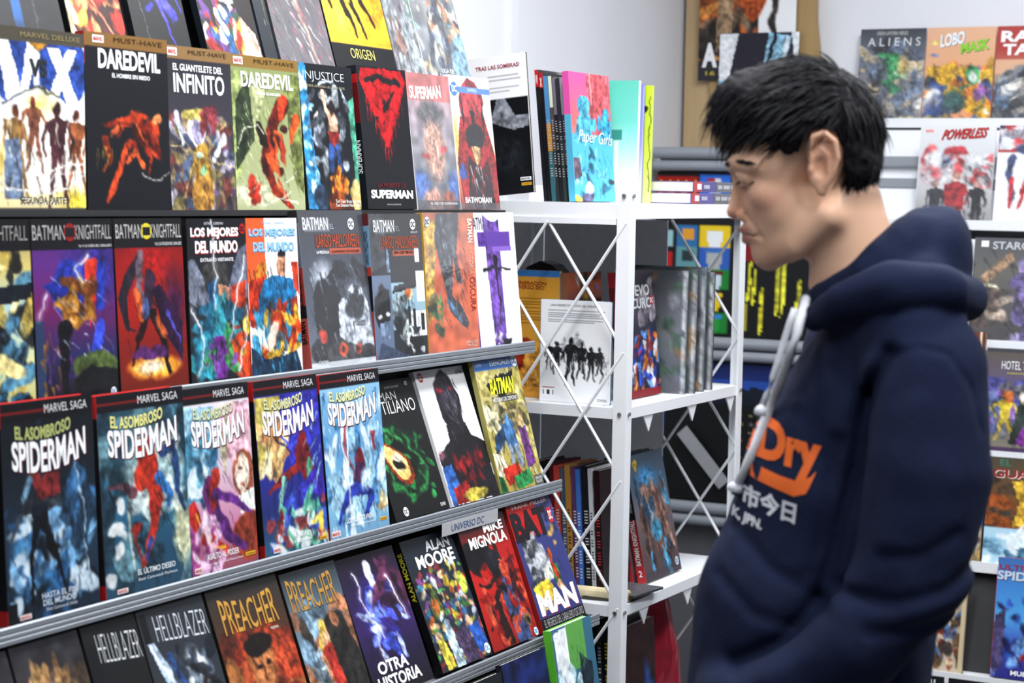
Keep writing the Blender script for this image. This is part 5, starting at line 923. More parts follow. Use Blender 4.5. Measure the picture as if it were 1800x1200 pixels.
poster('black poster with columns of blocky coloured squares and slanted yellow bars', 1.838, -.474, 1.150, .47, .465,
       [('g', '17181c', '141519')] + HD + [('r', .0, .03, .27, .14, 'a01c14'), ('r', .28, .02, .48, .14, '2c6ad0'), ('r', .345, .04, .42, .13, 'd0d4da'), ('r', .33, .035, .38, .06, 'a82020'), ('r', .56, .33, .66, .41, 'a01c18'), ('r', .57, .44, .68, .54, '7a1616')] +
       [('p', [(u, v), (u + .022, v - .03), (u + .012, v + l), (u - .010, v + l + .03)], c) for u, v, l, c in ((.54, .62, .3, '9ac0e0'), (.57, .66, .28, '8ab4d8'), (.62, .56, .2, 'd0cc30'), (.655, .60, .18, 'd0cc30'), (.70, .72, .24, 'd0cc30'), (.80, .5, .34, 'd4d03a'), (.835, .52, .32, 'd4d03a'), (.93, .66, .24, 'd4d03a'))] + [('r', .59, .80, .62, .96, 'b8b428', .8), ('s', [(.52, .12), (.54, .06), (.57, .04)], .03, 'd8d028')],
       [('MAN', .02, .05, .26, .13, 'c8a850', {'b': 0})])
poster('dark night-city poster with deep blue upper sky and lit windows', 1.838, -.474, .674, .47, .398,
       [('g', '16245a', '1c3c8a', '14181e', '101216'), ('r', .0, .12, 1, .22, '2c5ab0', .6)] + [('r', .05 + .04 * i, .16 + .03 * ((i * 7) % 5) / 4, .09 + .04 * i, .3, '101a2a') for i in range(23)] + [('r', .1, .3, 1, 1, '0f1114')] +
       [('r', x, y, x + .012, y + .014, c) for x, y, c in [(.55 + .022 * (i % 18), .36 + .03 * (i // 9), ['8a7a50', '5a6a58', '3a3c40', '6a6a60'][(i * 5) % 4]) for i in range(120) if (i * 7) % 3]])
tp = empty('tape_strip', pos(1.825, -.352, .888), (0, math.radians(48), RZ2)); tag(tp, 'pale strip of tape stuck diagonally across the dark city poster', 'tape')
MB().box(0, .20, -.0006, .0004, -.04, .0).build('strip', mat('tape_grey', '8e9094', .5, noise=.1, scale=30), tp)

# ------------------------------------------------------------------ plywood board with posters in the back corner
bd = empty('plywood_board', pos(2.062, -.485, 0), (0, 0, RZ2)); tag(bd, 'pale plywood board standing on the back wall behind two posters', 'board')
MB().box(0, .40, 0, .03, .0, 2.6).build('panel', M_WOOD, bd)
bo = empty('easel_board', pos(2.046, -.485, 0), (0, 0, RZ2)); tag(bo, 'tapered brown plywood easel board in front of the pale board', 'board')
pr = [(.122, 1.60), (.470, 1.60), (.355, 2.50), (.004, 2.50)]
MB().add([(x, 0, z) for x, z in pr] + [(x, .012, z) for x, z in pr], [(0, 1, 2, 3), (7, 6, 5, 4), (0, 4, 5, 1), (1, 5, 6, 2), (2, 6, 7, 3), (3, 7, 4, 0)]).build('panel', M_WOOD2, bo)
MB().box(.13, .15, .012, .016, 0, 1.62).build('leg', M_WOOD2, bo); MB().box(.42, .44, .012, .016, 0, 1.62).build('leg', M_WOOD2, bo)
poster('poster with orange and dark brushwork beside a white patch, pinned on plywood', 2.036, -.432, 1.885, .30, .42,
       [('g', 'a88a68', '6a5a4c', '3c3634', '2c2a2c'), ('n', ['c8642c', '8a4a28', '3a3230', '6a5a4a', 'd89048', '9a8468', '2a2626'], 90, 0, .1, .75, .9, .06), ('r', .62, .0, 1, .85, 'e6e8ec'), ('e', .56, .45, .12, .14, 'c05a28'), ('p', [(.2, .3), (.36, .3), (.34, .8), (.18, .8)], '9a8064'), ('s', [(.65, .35), (.8, .42), (.75, .62), (.82, .86)], .05, '3a3630', {'w2': .035}), ('e', .48, .80, .08, .05, 'd8c04a'), ('r', 0, .86, .5, 1, '34343c')],
       [('A', .04, .74, .20, .91, 'eceef2', {'b': .05}), ('16', .08, .935, .18, .965, 'b8a840')], lean=0)
poster('white and charcoal poster with pale blue brushwork, overlapping the orange one', 2.026, -.362, 1.745, .245, .275,
       [('g', '2c2a36', '2c2b38', '2a2832'), ('p', [(0, 0), (.24, 0), (.12, .52), (0, .5)], 'e6eaf0'), ('p', [(0, .5), (.12, .5), (.04, 1), (0, 1)], '8abcdc'), ('p', [(.62, .0), (.9, .04), (.8, .5), (.55, .4)], '8cbcd8'), ('s', [(.7, .0), (.66, .2), (.6, .4)], .03, '14141c'), ('p', [(.9, 0), (1, 0), (1, .5), (.95, .3)], 'e4e8ee'), ('s', [(.84, .06), (.82, .3)], .03, 'dce8f0'), ('h', .2, .2, .6, .7, '4a4858', 16, .01, 85), ('h', .55, .4, .8, .6, 'b8d8e8', 8, .008, 30)], lean=0)

# ------------------------------------------------------------------ white display rack on the back wall
wr = empty('wall_rack', pos(0, 0, 0), (0, 0, RZ2)); tag(wr, 'white slatted display rack of stepped ledges on the back wall', 'display rack')
WR = [(2.030, 1.767), (1.845, 1.489), (1.640, 1.187), (1.520, .918), (1.370, .662), (1.240, .410), (1.12, .15)]
for i, (s_, z_) in enumerate(WR):
    x0 = (.02, .06, .18, .22, .26, .30, .3)[i]
    MB().extrude_x([(s_ + .06, z_ - .002), (s_ - .012, z_ - .002), (s_ - .014, z_ + .006), (s_ - .018, z_ + .006), (s_ - .018, z_ - .020), (s_ + .06, z_ - .020)][::-1], x0, 1.6).build('ledge', M_WHITE, wr)
    MB().extrude_x([(s_ + .05, z_), (s_ + .05 + .10, z_ + .25), (s_ + .06 + .10, z_ + .25), (s_ + .06, z_)], x0 + .01, 1.6).build('back_slat', M_WHITE if i == 1 else M_DARK, wr)
for x in (.30, 1.55):
    MB().add([(x, 2.09, 0), (x, 1.10, 0), (x, 1.14, .15), (x, 1.92, 1.5), (x, 2.09, 1.75)] + [(x + .02, 2.09, 0), (x + .02, 1.10, 0), (x + .02, 1.14, .15), (x + .02, 1.92, 1.5), (x + .02, 2.09, 1.75)],
             [(0, 1, 2, 3, 4), (9, 8, 7, 6, 5), (0, 5, 6, 1), (1, 6, 7, 2), (2, 7, 8, 3), (3, 8, 9, 4), (4, 9, 5, 0)]).build('side_frame', M_DARK, wr)
for z_ in (1.58, 1.64):
    MB().box(.06, .60, 1.925, 1.932, z_, z_ + .025).build('slat', M_GREYM, wr)
G2 = 'comics on the white wall rack'
def wb(row, a, w, h, label, art, txt=(), lean=9, da=0.0, dz=0.0, **kw):
    s_, z_ = WR[row]; t = kw.pop('t', .006)
    return book(label, pos(s_ + da, a, z_ + dz + t * math.sin(math.radians(lean))), RZ2, lean, w, h, t, art, txt, group=G2, res=kw.pop('res', (48, 66)), **kw)
wb(0, .052, .190, .262, 'grey comic with spaced white title and green central shape, top wall ledge',
   [('g', '3c4048', '6a7080', '787878', '8c8884'), ('n', ['4a5060', '30343c', '9a948a', '6a7890', 'b8a888', '58606a'], 90, 0, .2, 1, 1, .06), ('e', .55, .42, .12, .15, '4a8a5c'), ('n', ['3f9a60', '2c6a4c', '88b088'], 16, .42, .3, .7, .7, .045), ('e', .68, .4, .1, .14, 'b8a068', 0, .6), ('h', 0, .2, 1, 1, '24262c', 40, .012, 75)],
   [('A L I E N S', .12, .10, .92, .19, 'd8dcdc', {'b': .0}), ('GREEN LANTERN VERSUS', .25, .03, .72, .07, 'c8ccc8', {'b': 0})], material=M_SLEEVE, sp='c8ccd0')
wb(0, .246, .192, .262, 'peach comic with tilted white and green title above yellow and blue crowd',
   [('g', 'dca888', 'd89c74', 'd8946a'), ('n', ['d8a830', '2c4a86', '3a6a5a', 'd87a28', '8a5a9a', 'e0e4e8', '24303c', 'c89a28'], 90, .0, .45, 1, 1, .06), ('e', .32, .5, .14, .12, 'd0a028', 20), ('e', .7, .52, .10, .10, '3a9a5c'), ('e', .71, .54, .05, .06, 'd8e8dc'), ('e', .2, .85, .25, .16, '2f4a80', 0, .4), ('e', .45, .8, .2, .15, '3a5a58', 0, .4), ('h', .0, .4, 1, 1, '2a2418', 40, .01, 70), ('e', .12, .16, .05, .02, 'e0d070'), ('e', .12, .30, .05, .02, '6a7aa8')],
   [('LOBO', .20, .08, .55, .22, 'e8ecf0', {'b': .04, 'rise': .3, 'sh': '5a5a60'}), ('MASK', .50, .17, .92, .29, '8ac840', {'b': .04, 'rise': .4, 'sh': '3a5a20'})], material=M_SLEEVE, sp='d8a080')
wb(0, .442, .185, .262, 'red-topped comic with two-line white title and black animal shape',
   [('g', 'a83428', 'a83428', 'b8886a', '5a5a60', '30343c'), ('r', 0, .36, 1, .5, 'd0a080'), ('n', ['2a2e38', '3c4450', '6a7480', '8a8680', '1c2028'], 70, 0, .5, 1, 1, .07), ('e', .15, .72, .14, .15, '4a6480'), ('h', 0, .45, 1, 1, '181a20', 40, .012, 70)],
   [('RATA', .06, .05, .94, .17, 'f0ecec', {'b': .04}), ('TANK', .10, .19, .94, .31, 'f0ecec', {'b': .04})], material=M_SLEEVE, sp='a03428')
wb(1, .290, .205, .262, 'pale grey comic with slanted red title over red and grey figures',
   [('g', 'd0d2d6', 'c0c2c8', 'b0b0b4', '8c8a8c'), ('e', .2, .5, .2, .14, 'b8545c', 0, .8), ('e', .5, .30, .16, .08, 'b03840'), ('e', .34, .38, .08, .07, '3a4a80'), ('n', ['a8a4a8', 'c8484c', '8a8890', 'd8d8dc'], 40, .05, .3, .95, .65, .06), ('f', .52, .50, .6, '8a2c34', 'b89484', {'sp': .08, 'arms': .06}), ('p', [(.36, .62), (.66, .62), (.62, .88), (.4, .88)], '9a2c34'), ('f', .80, .58, .5, '2a2c32', 'a88a80', {'sp': .08, 'arms': .05}), ('f', .25, .58, .5, '34343c', 'a88a80', {'sp': .08, 'arms': .05}), ('p', [(.4, .88), (.62, .88), (.6, 1), (.42, 1)], '30343c'), ('h', .6, .35, .98, .6, '4a4c54', 24, .008, 60), ('h', 0, .8, 1, 1, '3a3a40', 20, .02, 80)],
   [('POWERLESS', .28, .045, .86, .155, 'b02c2c', {'b': .03, 'shear': .08, 'rise': .25, 'sh': '4a1414'})], material=M_SLEEVE, sp='d0d2d6', marks=[('logo', .06, .04, .18, .08, 'e8c8c8', 'c04040', 'MARVEL')])
wb(1, .504, .200, .262, 'white comic with a red band and red-and-blue bent limbs',
   [('g', 'e4e6ea', 'e6e8ec'), ('r', 0, 0, 1, .28, 'a8343c'), ('p', [(.0, .04), (.3, .02), (.35, .22), (0, .26)], 'd8dce2'), ('n', ['b83038', '2c3a60', '8a8e98', 'd8d8de'], 30, 0, .0, 1, .27, .06), ('s', [(.2, .34), (.16, .5), (.24, .7), (.2, .82)], .07, '3a4668', {'w2': .03}), ('s', [(.22, .55), (.2, .84)], .05, 'b02c34', {'w2': .03}), ('s', [(.6, .42), (.4, .55), (.32, .85)], .08, 'b82c32', {'w2': .03}), ('s', [(.7, .4), (.95, .5), (.8, .75)], .10, 'b02a30', {'w2': .06})], material=M_SLEEVE, sp='e4e6ea')
wb(2, .440, .075, .262, 'plain white booklet behind the grey-violet fantasy comic', [('g', 'dfe4ec', 'e4e8ee')], da=.025, dz=.0, sp='e0e4ea', res=(16, 24))
wb(2, .502, .215, .268, 'grey-violet comic with silver title, brown plank and pale blond head shape',
   [('g', '4a4c52', '5a5854', '4c4a4a', '403e40'), ('p', [(.1, .38), (.45, .12), (.5, .2), (.14, .46)], '8a7058'), ('e', .75, .35, .24, .22, '5a586c', 0, .4), ('e', .70, .28, .12, .1, '26262e'), ('n', ['7a6aa8', '5a4e80', '9a90b8', '34343c'], 36, .55, .3, 1, 1, .07, 3, 80), ('e', .22, .50, .12, .06, 'b8b498'), ('e', .22, .62, .1, .12, '8a6a60'), ('n', ['a8988a', '5a4a44', '3a3634'], 20, .08, .5, .4, .85, .05), ('h', 0, .1, 1, 1, '1e1e24', 40, .012, 70)],
   [('STARCRAFT', .22, .035, 1.0, .11, 'b0b2b8', {'b': .02})], material=M_SLEEVE, sp='4a4c52', marks=[('logo', .08, .03, .17, .09, 'd8dade', '34343a')])
wb(3, .388, .183, .300, 'tall burnt orange volume with gold letters on brown, beside the hotel comic',
   [('g', '5a3424', '6a3c24', 'b0602c', 'b8683a'), ('r', .92, 0, .94, 1, 'e0c8b0'), ('v', .2)], [('E', .76, .09, .86, .16, 'c8a83c', {'b': 0}), ('IIII', .6, .03, .8, .06, 'd8d0c8', {'b': 0})], da=-.012, sp='7a4424', t=.012)
wb(3, .574, .200, .262, 'dusk-coloured comic with spooky white title, yellow-clad and purple-caped figures',
   [('g', '5a5248', '5c5466', '56508a', '6a6464', '787464'), ('n', ['4a4a8a', '7a5aa0', '6a6a70', '5a6a90'], 40, 0, .3, 1, .8, .07), ('f', .28, .42, .46, 'c8b03a', 'b8683a'), ('p', [(.45, .48), (.62, .46), (.66, .9), (.34, .92)], '34403a'), ('p', [(.6, .62), (.8, .6), (.66, .94), (.42, .92)], '7a3490'), ('e', .5, .46, .05, .05, 'd0c4b8'), ('f', .82, .38, .55, '26343e', 'c8b4a4'), ('e', .3, .46, .06, .05, 'c8703a'), ('r', 0, .0, 1, .04, '404048'), ('r', .05, .95, 1, 1, '4a3454'), ('h', 0, .3, 1, 1, '24202c', 30, .01, 75)],
   [('HOTEL TRANSILVANIA', .20, .12, 1.0, .20, 'e4e6e8', {'b': -.005}), ('MANTÉN LA CALMA', .28, .225, .9, .245, 'c8c03a', {'b': 0})], sp='8ab0d8')
wb(4, .437, .185, .262, 'comic split between starry blue above and golden hair strokes below',
   [('g', '16203c', '20346a', '2c4f96', '2c5aa8'), ('h', .4, .02, 1, .3, 'd0d8e8', 8, .02, 170, {'ln': .06}), ('r', 0, .66, 1, 1, '7a6c54'), ('h', .3, .6, 1, 1, 'c8a050', 40, .02, 110), ('h', .3, .66, 1, 1, 'ece4d4', 20, .02, 100), ('n', ['4a443c', 'e4dccc'], 12, .5, .68, 1, 1, .05)], sp='1c2a50')
wb(4, .627, .200, .262, 'comic with red-and-cream title over a golden ragged shape and pale blue foot',
   [('g', '4a4638', '6a4a2c', '7a4024', '5a3c2c'), ('n', ['8a4a20', '4a3a2c', 'a85a28', '3a3a34'], 40, 0, .2, 1, .65, .07), ('p', [(.3, .22), (.62, .2), (.6, .36), (.52, .62), (.34, .64), (.4, .4)], 'c8a038'), ('h', .3, .2, .65, .66, '7a5a18', 20, .01, 80), ('e', .75, .42, .08, .1, '8a2a20'), ('r', 0, .66, 1, 1, '9cc0d4'), ('e', .4, .78, .12, .1, 'd0e0e8'), ('p', [(.25, .86), (.6, .82), (.75, 1), (.3, 1)], '4a7a98'), ('n', ['b8d4e0', '6a98b4', 'e4eef4'], 24, 0, .67, 1, 1, .05)],
   [('GUACHÍN', .06, .09, 1.0, .19, '8a1c2c', {'b': .02, 'sh': 'e8dccc'}), ('EL', .14, .02, .28, .08, '3a6a5c', {'b': .02})], sp='4a4638')
wb(5, .480, .140, .25, 'manga volume with white and brown ornate figures and cream edge',
   [('g', '8a7a64', '9a8a74', 'a89a88', 'b8ac98'), ('n', ['e8e4dc', '5a4430', '8a3a2c', '3a3434', 'c8b898', '4a6a9a'], 80, .1, .05, .95, .95, .055), ('e', .55, .2, .2, .1, '34302e'), ('e', .5, .28, .12, .08, 'e0c8b4'), ('r', .93, 0, 1, 1, 'b8a888'), ('h', .2, .1, .9, .95, '4a3424', 30, .008, 70)], sp='6a543c', t=.015)
wb(5, .690, .190, .285, 'blue comic with broad red spine and arched title over a crouched red shape',
   [('g', '3a66a0', '3f7cc0', '4a94d0', '3a4aa0', '2c2c78'), ('e', .6, .12, .3, .1, 'c8ccd2', 0, .4), ('e', .5, .55, .1, .08, 'a82424'), ('s', [(.5, .6), (.46, .75), (.3, .82)], .16, '9a2024', {'w2': .08}), ('s', [(.55, .62), (.78, .72), (.82, .9)], .10, 'a02428', {'w2': .05}), ('n', ['1c2c60', '2c4aa0', '6a9ad8', '201c50'], 40, 0, .3, 1, 1, .06), ('p', [(.0, .5), (.14, .4), (.12, .9), (0, 1)], '4a4468'), ('h', .1, .4, .9, .95, '141438', 30, .01, 70)],
   [('ULTIMATE', .02, .055, .7, .10, '8a1c24', {'b': .02}), ('SPIDERMAN', -.0, .11, .98, .185, 'b8c4d4', {'b': .03, 'sh': '3a3a50'}), ('MUERTE', .25, .93, .62, .97, 'e4e6ea', {'b': .03})], t=.035, sp=[(0, .04, 'b01c28'), (.04, .09, 'e4e0e0'), (.09, 1, 'b01c28')], spt=[('SPIDERMAN ULTIMATE', .3, .12, .7, .95, '6a1018', {'rot': 90})])
wb(6, .40, .20, .27, 'black comic with coloured squares and white lettering along its top edge', [('g', '17181c', '141519'), ('r', .15, .12, .3, .3, '2c6aa8'), ('r', .35, .12, .5, .3, '3a9a4c')], [('IIIII IIIIII IIIIII', .1, .03, .9, .07, 'c8ccd0', {'b': 0}), ('MARVEL', .55, .14, .98, .26, 'e8ecf0', {'b': .04})], sp='141519')
wb(6, .612, .20, .27, 'black comic with red block and small white lettering at the lowest wall ledge', [('g', '15161a', '141519'), ('r', .3, .3, .9, .9, '7a1c20')], [('IIIII III', .2, .05, .7, .09, 'd8dade', {'b': .02})], sp='141519')
# ------------------------------------------------------------------ the visitor
# modelled in sketch units: one unit = 1/1500 m, u grows to his back, v downwards, d away from us; u=1410, v=290 is the ear-level head centre
PU = 1 / 1500.0
HEADC = Vector((0.3386, 2.3595, 1.5869))
MAN_RZ = -math.atan2(510, 3500)
def K(u, v, d=0.0):
    """sketch point -> local metres (origin at head centre)"""
    return np.array([(u - 1410 + .0288 * (v - 290)) * PU, d * PU, (290 - v + .0158 * (u - 1410)) * PU])

def smin(a, b, k):
    h = np.clip(0.5 + 0.5 * (b - a) / k, 0, 1)
    return b * (1 - h) + a * h - k * h * (1 - h)
def smax(a, b, k): return -smin(-a, -b, k)

class Field:
    def __init__(self, lo, hi, step):
        self.lo, self.step = np.array(lo), step
        ax = [np.arange(l, h + step, step) for l, h in zip(lo, hi)]
        self.shape = tuple(len(a) for a in ax)
        self.X, self.Y, self.Z = np.meshgrid(*ax, indexing='ij')
        self.D = np.full(self.shape, 1.0)
    def ell(self, c, r, rot=0.0, yaw=0.0):
        x, y, z = self.X - c[0], self.Y - c[1], self.Z - c[2]
        if yaw:
            ca, sa = math.cos(math.radians(yaw)), math.sin(math.radians(yaw))
            x, y = x * ca + y * sa, -x * sa + y * ca
        if rot:
            ca, sa = math.cos(math.radians(rot)), math.sin(math.radians(rot))
            x, z = x * ca + z * sa, -x * sa + z * ca
        rx, ry, rz = [q * PU for q in r]
        k0 = np.sqrt((x / rx) ** 2 + (y / ry) ** 2 + (z / rz) ** 2)
        k1 = np.sqrt((x / rx ** 2) ** 2 + (y / ry ** 2) ** 2 + (z / rz ** 2) ** 2) + 1e-9
        return k0 * (k0 - 1) / k1
    def cap(self, pts, rad, squash=1.0):
        """chain of round cones; squash < 1 flattens nothing, scales depth"""
        out = None
        rads = rad if hasattr(rad, '__len__') else [rad] * len(pts)
        for i in range(len(pts) - 1):
            a, b = pts[i], pts[i + 1]
            ba = b - a
            px, py, pz = self.X - a[0], (self.Y - a[1]) , self.Z - a[2]
            t = np.clip((px * ba[0] + py * ba[1] + pz * ba[2]) / (ba @ ba), 0, 1)
            d = np.sqrt((px - t * ba[0]) ** 2 + ((py - t * ba[1]) / squash) ** 2 + (pz - t * ba[2]) ** 2) - (rads[i] + (rads[i + 1] - rads[i]) * t) * PU
            out = d if out is None else np.minimum(out, d)
        return out
    def add(self, d, k=8): self.D = smin(self.D, d, k * PU)
    def cut(self, d, k=8): self.D = smax(self.D, -d, k * PU)
    def noise(self, scale, seed):
        R = np.random.RandomState(seed); n = 24
        g = R.rand(n, n, n)
        out = []
        for A in (self.X, self.Y, self.Z):
            q = A / scale + 7.3 * (len(out) + 1); out.append(q)
        i = [np.floor(q).astype(int) for q in out]; f = [q - j for q, j in zip(out, i)]
        f = [q * q * (3 - 2 * q) for q in f]
        s = 0
        for dx in (0, 1):
            for dy in (0, 1):
                for dz in (0, 1):
                    w = (f[0] if dx else 1 - f[0]) * (f[1] if dy else 1 - f[1]) * (f[2] if dz else 1 - f[2])
                    s = s + w * g[(i[0] + dx) % n, (i[1] + dy) % n, (i[2] + dz) % n]
        return s - 0.5
    def mesh(self, name, m, parent, colour=None, smooth_iter=2):
        """surface nets"""
        D = self.D; S = D < 0
        nx, ny, nz = self.shape
        cnt = np.zeros((nx - 1, ny - 1, nz - 1), int)
        for a in (0, 1):
            for b in (0, 1):
                for c in (0, 1): cnt += S[a:nx - 1 + a, b:ny - 1 + b, c:nz - 1 + c]
        act = (cnt > 0) & (cnt < 8)
        idx = -np.ones(act.shape, int); cells = np.argwhere(act); idx[act] = np.arange(len(cells))
        acc = np.zeros((len(cells), 3)); num = np.zeros(len(cells))
        corners = [(a, b, c) for a in (0, 1) for b in (0, 1) for c in (0, 1)]
        for p in corners:
            for ax in range(3):
                if p[ax]: continue
                q = list(p); q[ax] = 1
                d0 = D[cells[:, 0] + p[0], cells[:, 1] + p[1], cells[:, 2] + p[2]]; d1 = D[cells[:, 0] + q[0], cells[:, 1] + q[1], cells[:, 2] + q[2]]
                cr = (d0 < 0) != (d1 < 0)
                t = np.where(cr, d0 / (d0 - d1 + 1e-12), 0)
                P = np.array(p, float)[None, :].repeat(len(cells), 0); P[:, ax] = t
                acc[cr] += P[cr]; num[cr] += 1
        V = (cells + acc / np.maximum(num, 1)[:, None]) * self.step + self.lo
        F = []
        for ax in range(3):
            sl0 = [slice(0, s) for s in self.shape]; sl1 = list(sl0)
            sl0[ax] = slice(0, self.shape[ax] - 1); sl1[ax] = slice(1, self.shape[ax])
            ch = S[tuple(sl0)] != S[tuple(sl1)]
            E = np.argwhere(ch)
            b, c = [(1, 2), (2, 0), (0, 1)][ax]
            ok = (E[:, b] > 0) & (E[:, c] > 0) & (E[:, b] < self.shape[b] - 1) & (E[:, c] < self.shape[c] - 1)
            E = E[ok]
            fl = S[E[:, 0], E[:, 1], E[:, 2]]
            quad = []
            for (db, dc) in ((-1, -1), (0, -1), (0, 0), (-1, 0)):
                e = E.copy(); e[:, b] += db; e[:, c] += dc
                quad.append(idx[e[:, 0], e[:, 1], e[:, 2]])
            Q = np.stack(quad, 1)
            Q[~fl] = Q[~fl][:, ::-1]
            F.append(Q)
        F = np.concatenate(F); F = F[(F >= 0).all(1)]
        for _ in range(smooth_iter):
            s = np.zeros_like(V); n = np.zeros(len(V))
            for i in range(4):
                np.add.at(s, F[:, i], V[F[:, (i + 1) % 4]]); np.add.at(n, F[:, i], 1)
            V = V * 0.4 + 0.6 * s / np.maximum(n, 1)[:, None]
        me = bpy.data.meshes.new(name)
        me.vertices.add(len(V)); me.vertices.foreach_set('co', V.ravel())
        me.loops.add(F.size); me.loops.foreach_set('vertex_index', F.ravel().astype(np.int32))
        me.polygons.add(len(F)); me.polygons.foreach_set('loop_start', np.arange(0, F.size, 4, dtype=np.int32))
        me.polygons.foreach_set('use_smooth', np.ones(len(F), bool))
        me.update(calc_edges=True); me.validate()
        if colour is not None:
            at = me.attributes.new('Col', 'FLOAT_COLOR', 'POINT')
            c4 = np.ones((len(V), 4)); c4[:, :3] = colour(V); at.data.foreach_set('color', c4.ravel())
        me.materials.append(m)
        return link(bpy.data.objects.new(name, me), parent), V, F

man = empty('person', (HEADC.x, HEADC.y, 0), (0, 0, MAN_RZ))
tag(man, 'dark-haired person in a navy hoodie looking down at the comics', 'person')
HZ = HEADC.z
def up(o): o.location = (0, 0, HZ); return o

# ---- head, neck (one continuous skin)
lo, hi = K(1225, 640, -185), K(1640, 80, 185)
fd = Field(np.minimum(lo, hi), np.maximum(lo, hi), 2.9 * PU)
fd.D = fd.ell(K(1412, 222), (134, 108, 106), rot=-14)                         # skull
fd.add(fd.ell(K(1364, 292), (80, 86, 58)), 22)                                # brow and cheeks block
fd.add(fd.ell(K(1370, 352), (66, 80, 74)), 22)
fd.add(fd.ell(K(1356, 406), (50, 54, 38)), 16)                       # muzzle and upper jaw
fd.add(fd.ell(K(1405, 385), (66, 84, 66)), 26)                                # jaw body
for sg in (-1, 1):
    fd.add(fd.cap([K(1356, 448, sg * 18), K(1402, 428, sg * 62), K(1452, 380, sg * 84)], [25, 27, 28]), 22)   # jaw line
    fd.add(fd.ell(K(1346, 344, sg * 60), (26, 22, 22)), 16)                   # cheekbone
    fd.add(fd.cap([K(1290, 290, sg * 16), K(1298, 286, sg * 45), K(1326, 292, sg * 74)], [13, 13, 11]), 12)   # brow ridge
fd.add(fd.ell(K(1350, 446), (26, 34, 27)), 16)                                # chin
for sg in (-1, 1):
    fd.cut(fd.ell(K(1288, 314, sg * 44), (20, 26, 12)), 8)                   # eye hollow
    fd.add(fd.ell(K(1319, 315, sg * 44), (18, 22, 13)), 4)                    # lid over the eyeball
    fd.add(fd.cap([K(1300, 306, sg * 26), K(1299, 308, sg * 44), K(1312, 314, sg * 62)], [4.5, 5, 4]), 4)      # upper lid fold
    fd.add(fd.cap([K(1302, 326, sg * 28), K(1304, 328, sg * 44), K(1316, 324, sg * 60)], 4), 5)
fd.add(fd.cap([K(1296, 298), K(1296, 328), K(1293, 360), K(1291, 372)], [10, 9, 12, 14.5]), 6)      # nose
for sg in (-1, 1):
    fd.add(fd.ell(K(1312, 380, sg * 17), (17, 11, 12)), 5)
    fd.cut(fd.ell(K(1301, 390, sg * 8), (7, 5, 4)), 3)                        # nostril
for sg in (-1, 1):                                                            # lips
    fd.add(fd.cap([K(1306, 404), K(1313, 405, sg * 18), K(1336, 413, sg * 38)], [7.5, 7, 4]), 4)
    fd.add(fd.cap([K(1312, 421), K(1319, 421, sg * 16), K(1337, 416, sg * 36)], [9, 8, 4]), 4)
fd.cut(fd.cap([K(1295, 412), K(1309, 413, 22), K(1338, 416, 46)], 2.4), 3)
fd.cut(fd.cap([K(1295, 412), K(1309, 413, -22), K(1338, 416, -46)], 2.4), 3)
for sg in (-1, 1):
    fd.cut(fd.cap([K(1312, 378, sg * 30), K(1326, 398, sg * 46), K(1338, 418, sg * 48)], 3), 9)  # cheek fold
fd.add(fd.cap([K(1478, 360), K(1500, 450), K(1530, 600)], [72, 76, 92], 1.12), 26)            # neck
fd.add(fd.cap([K(1452, 390, -70), K(1436, 500, -28)], [16, 14]), 18)          # neck muscle
# near and far ear
for sg in (-1, 1):
    b = sg * 108
    fd.add(fd.ell(K(1446, 290, b + sg * 6), (26, 9, 46), rot=-8), 5)
    fd.cut(fd.ell(K(1440, 296, b + sg * 18), (14, 12, 20)), 4)
    fd.cut(fd.cap([K(1432, 262, b + sg * 17), K(1446, 252, b + sg * 18), K(1458, 268, b + sg * 18)], 5), 4)
    fd.add(fd.cap([K(1424, 290, b + sg * 8), K(1420, 266, b + sg * 14), K(1430, 244, b + sg * 17), K(1448, 238, b + sg * 19), K(1465, 252, b + sg * 19), K(1470, 280, b + sg * 17), K(1462, 306, b + sg * 14), K(1450, 326, b + sg * 10)], [4, 5, 6, 6, 6, 5.5, 5, 6]), 3)
    fd.add(fd.cap([K(1440, 262, b + sg * 12), K(1456, 276, b + sg * 14), K(1454, 304, b + sg * 12)], [3.5, 4, 4]), 3)
    fd.add(fd.ell(K(1444, 333, b + sg * 6), (11, 7, 13)), 5)
    fd.add(fd.ell(K(1425, 300, b + sg * 10), (5, 5, 8)), 3)
M_SKIN = vcol_mat('skin', 0.42, sss=0.12, bump=0.12, bscale=420)
INV = 1 / PU
def to_sketch(V):
    a, b = V[:, 0] * INV, -V[:, 2] * INV          # invert K
    v = (b + .0158 * a) / (1 + .0158 * .0288) ; u = a - .0288 * v
    return u + 1410, v + 290, V[:, 1] * INV
def mixc(c, col, w):
    w = np.clip(w, 0, 1)[:, None]; return c * (1 - w) + np.array(lin(col)) * w
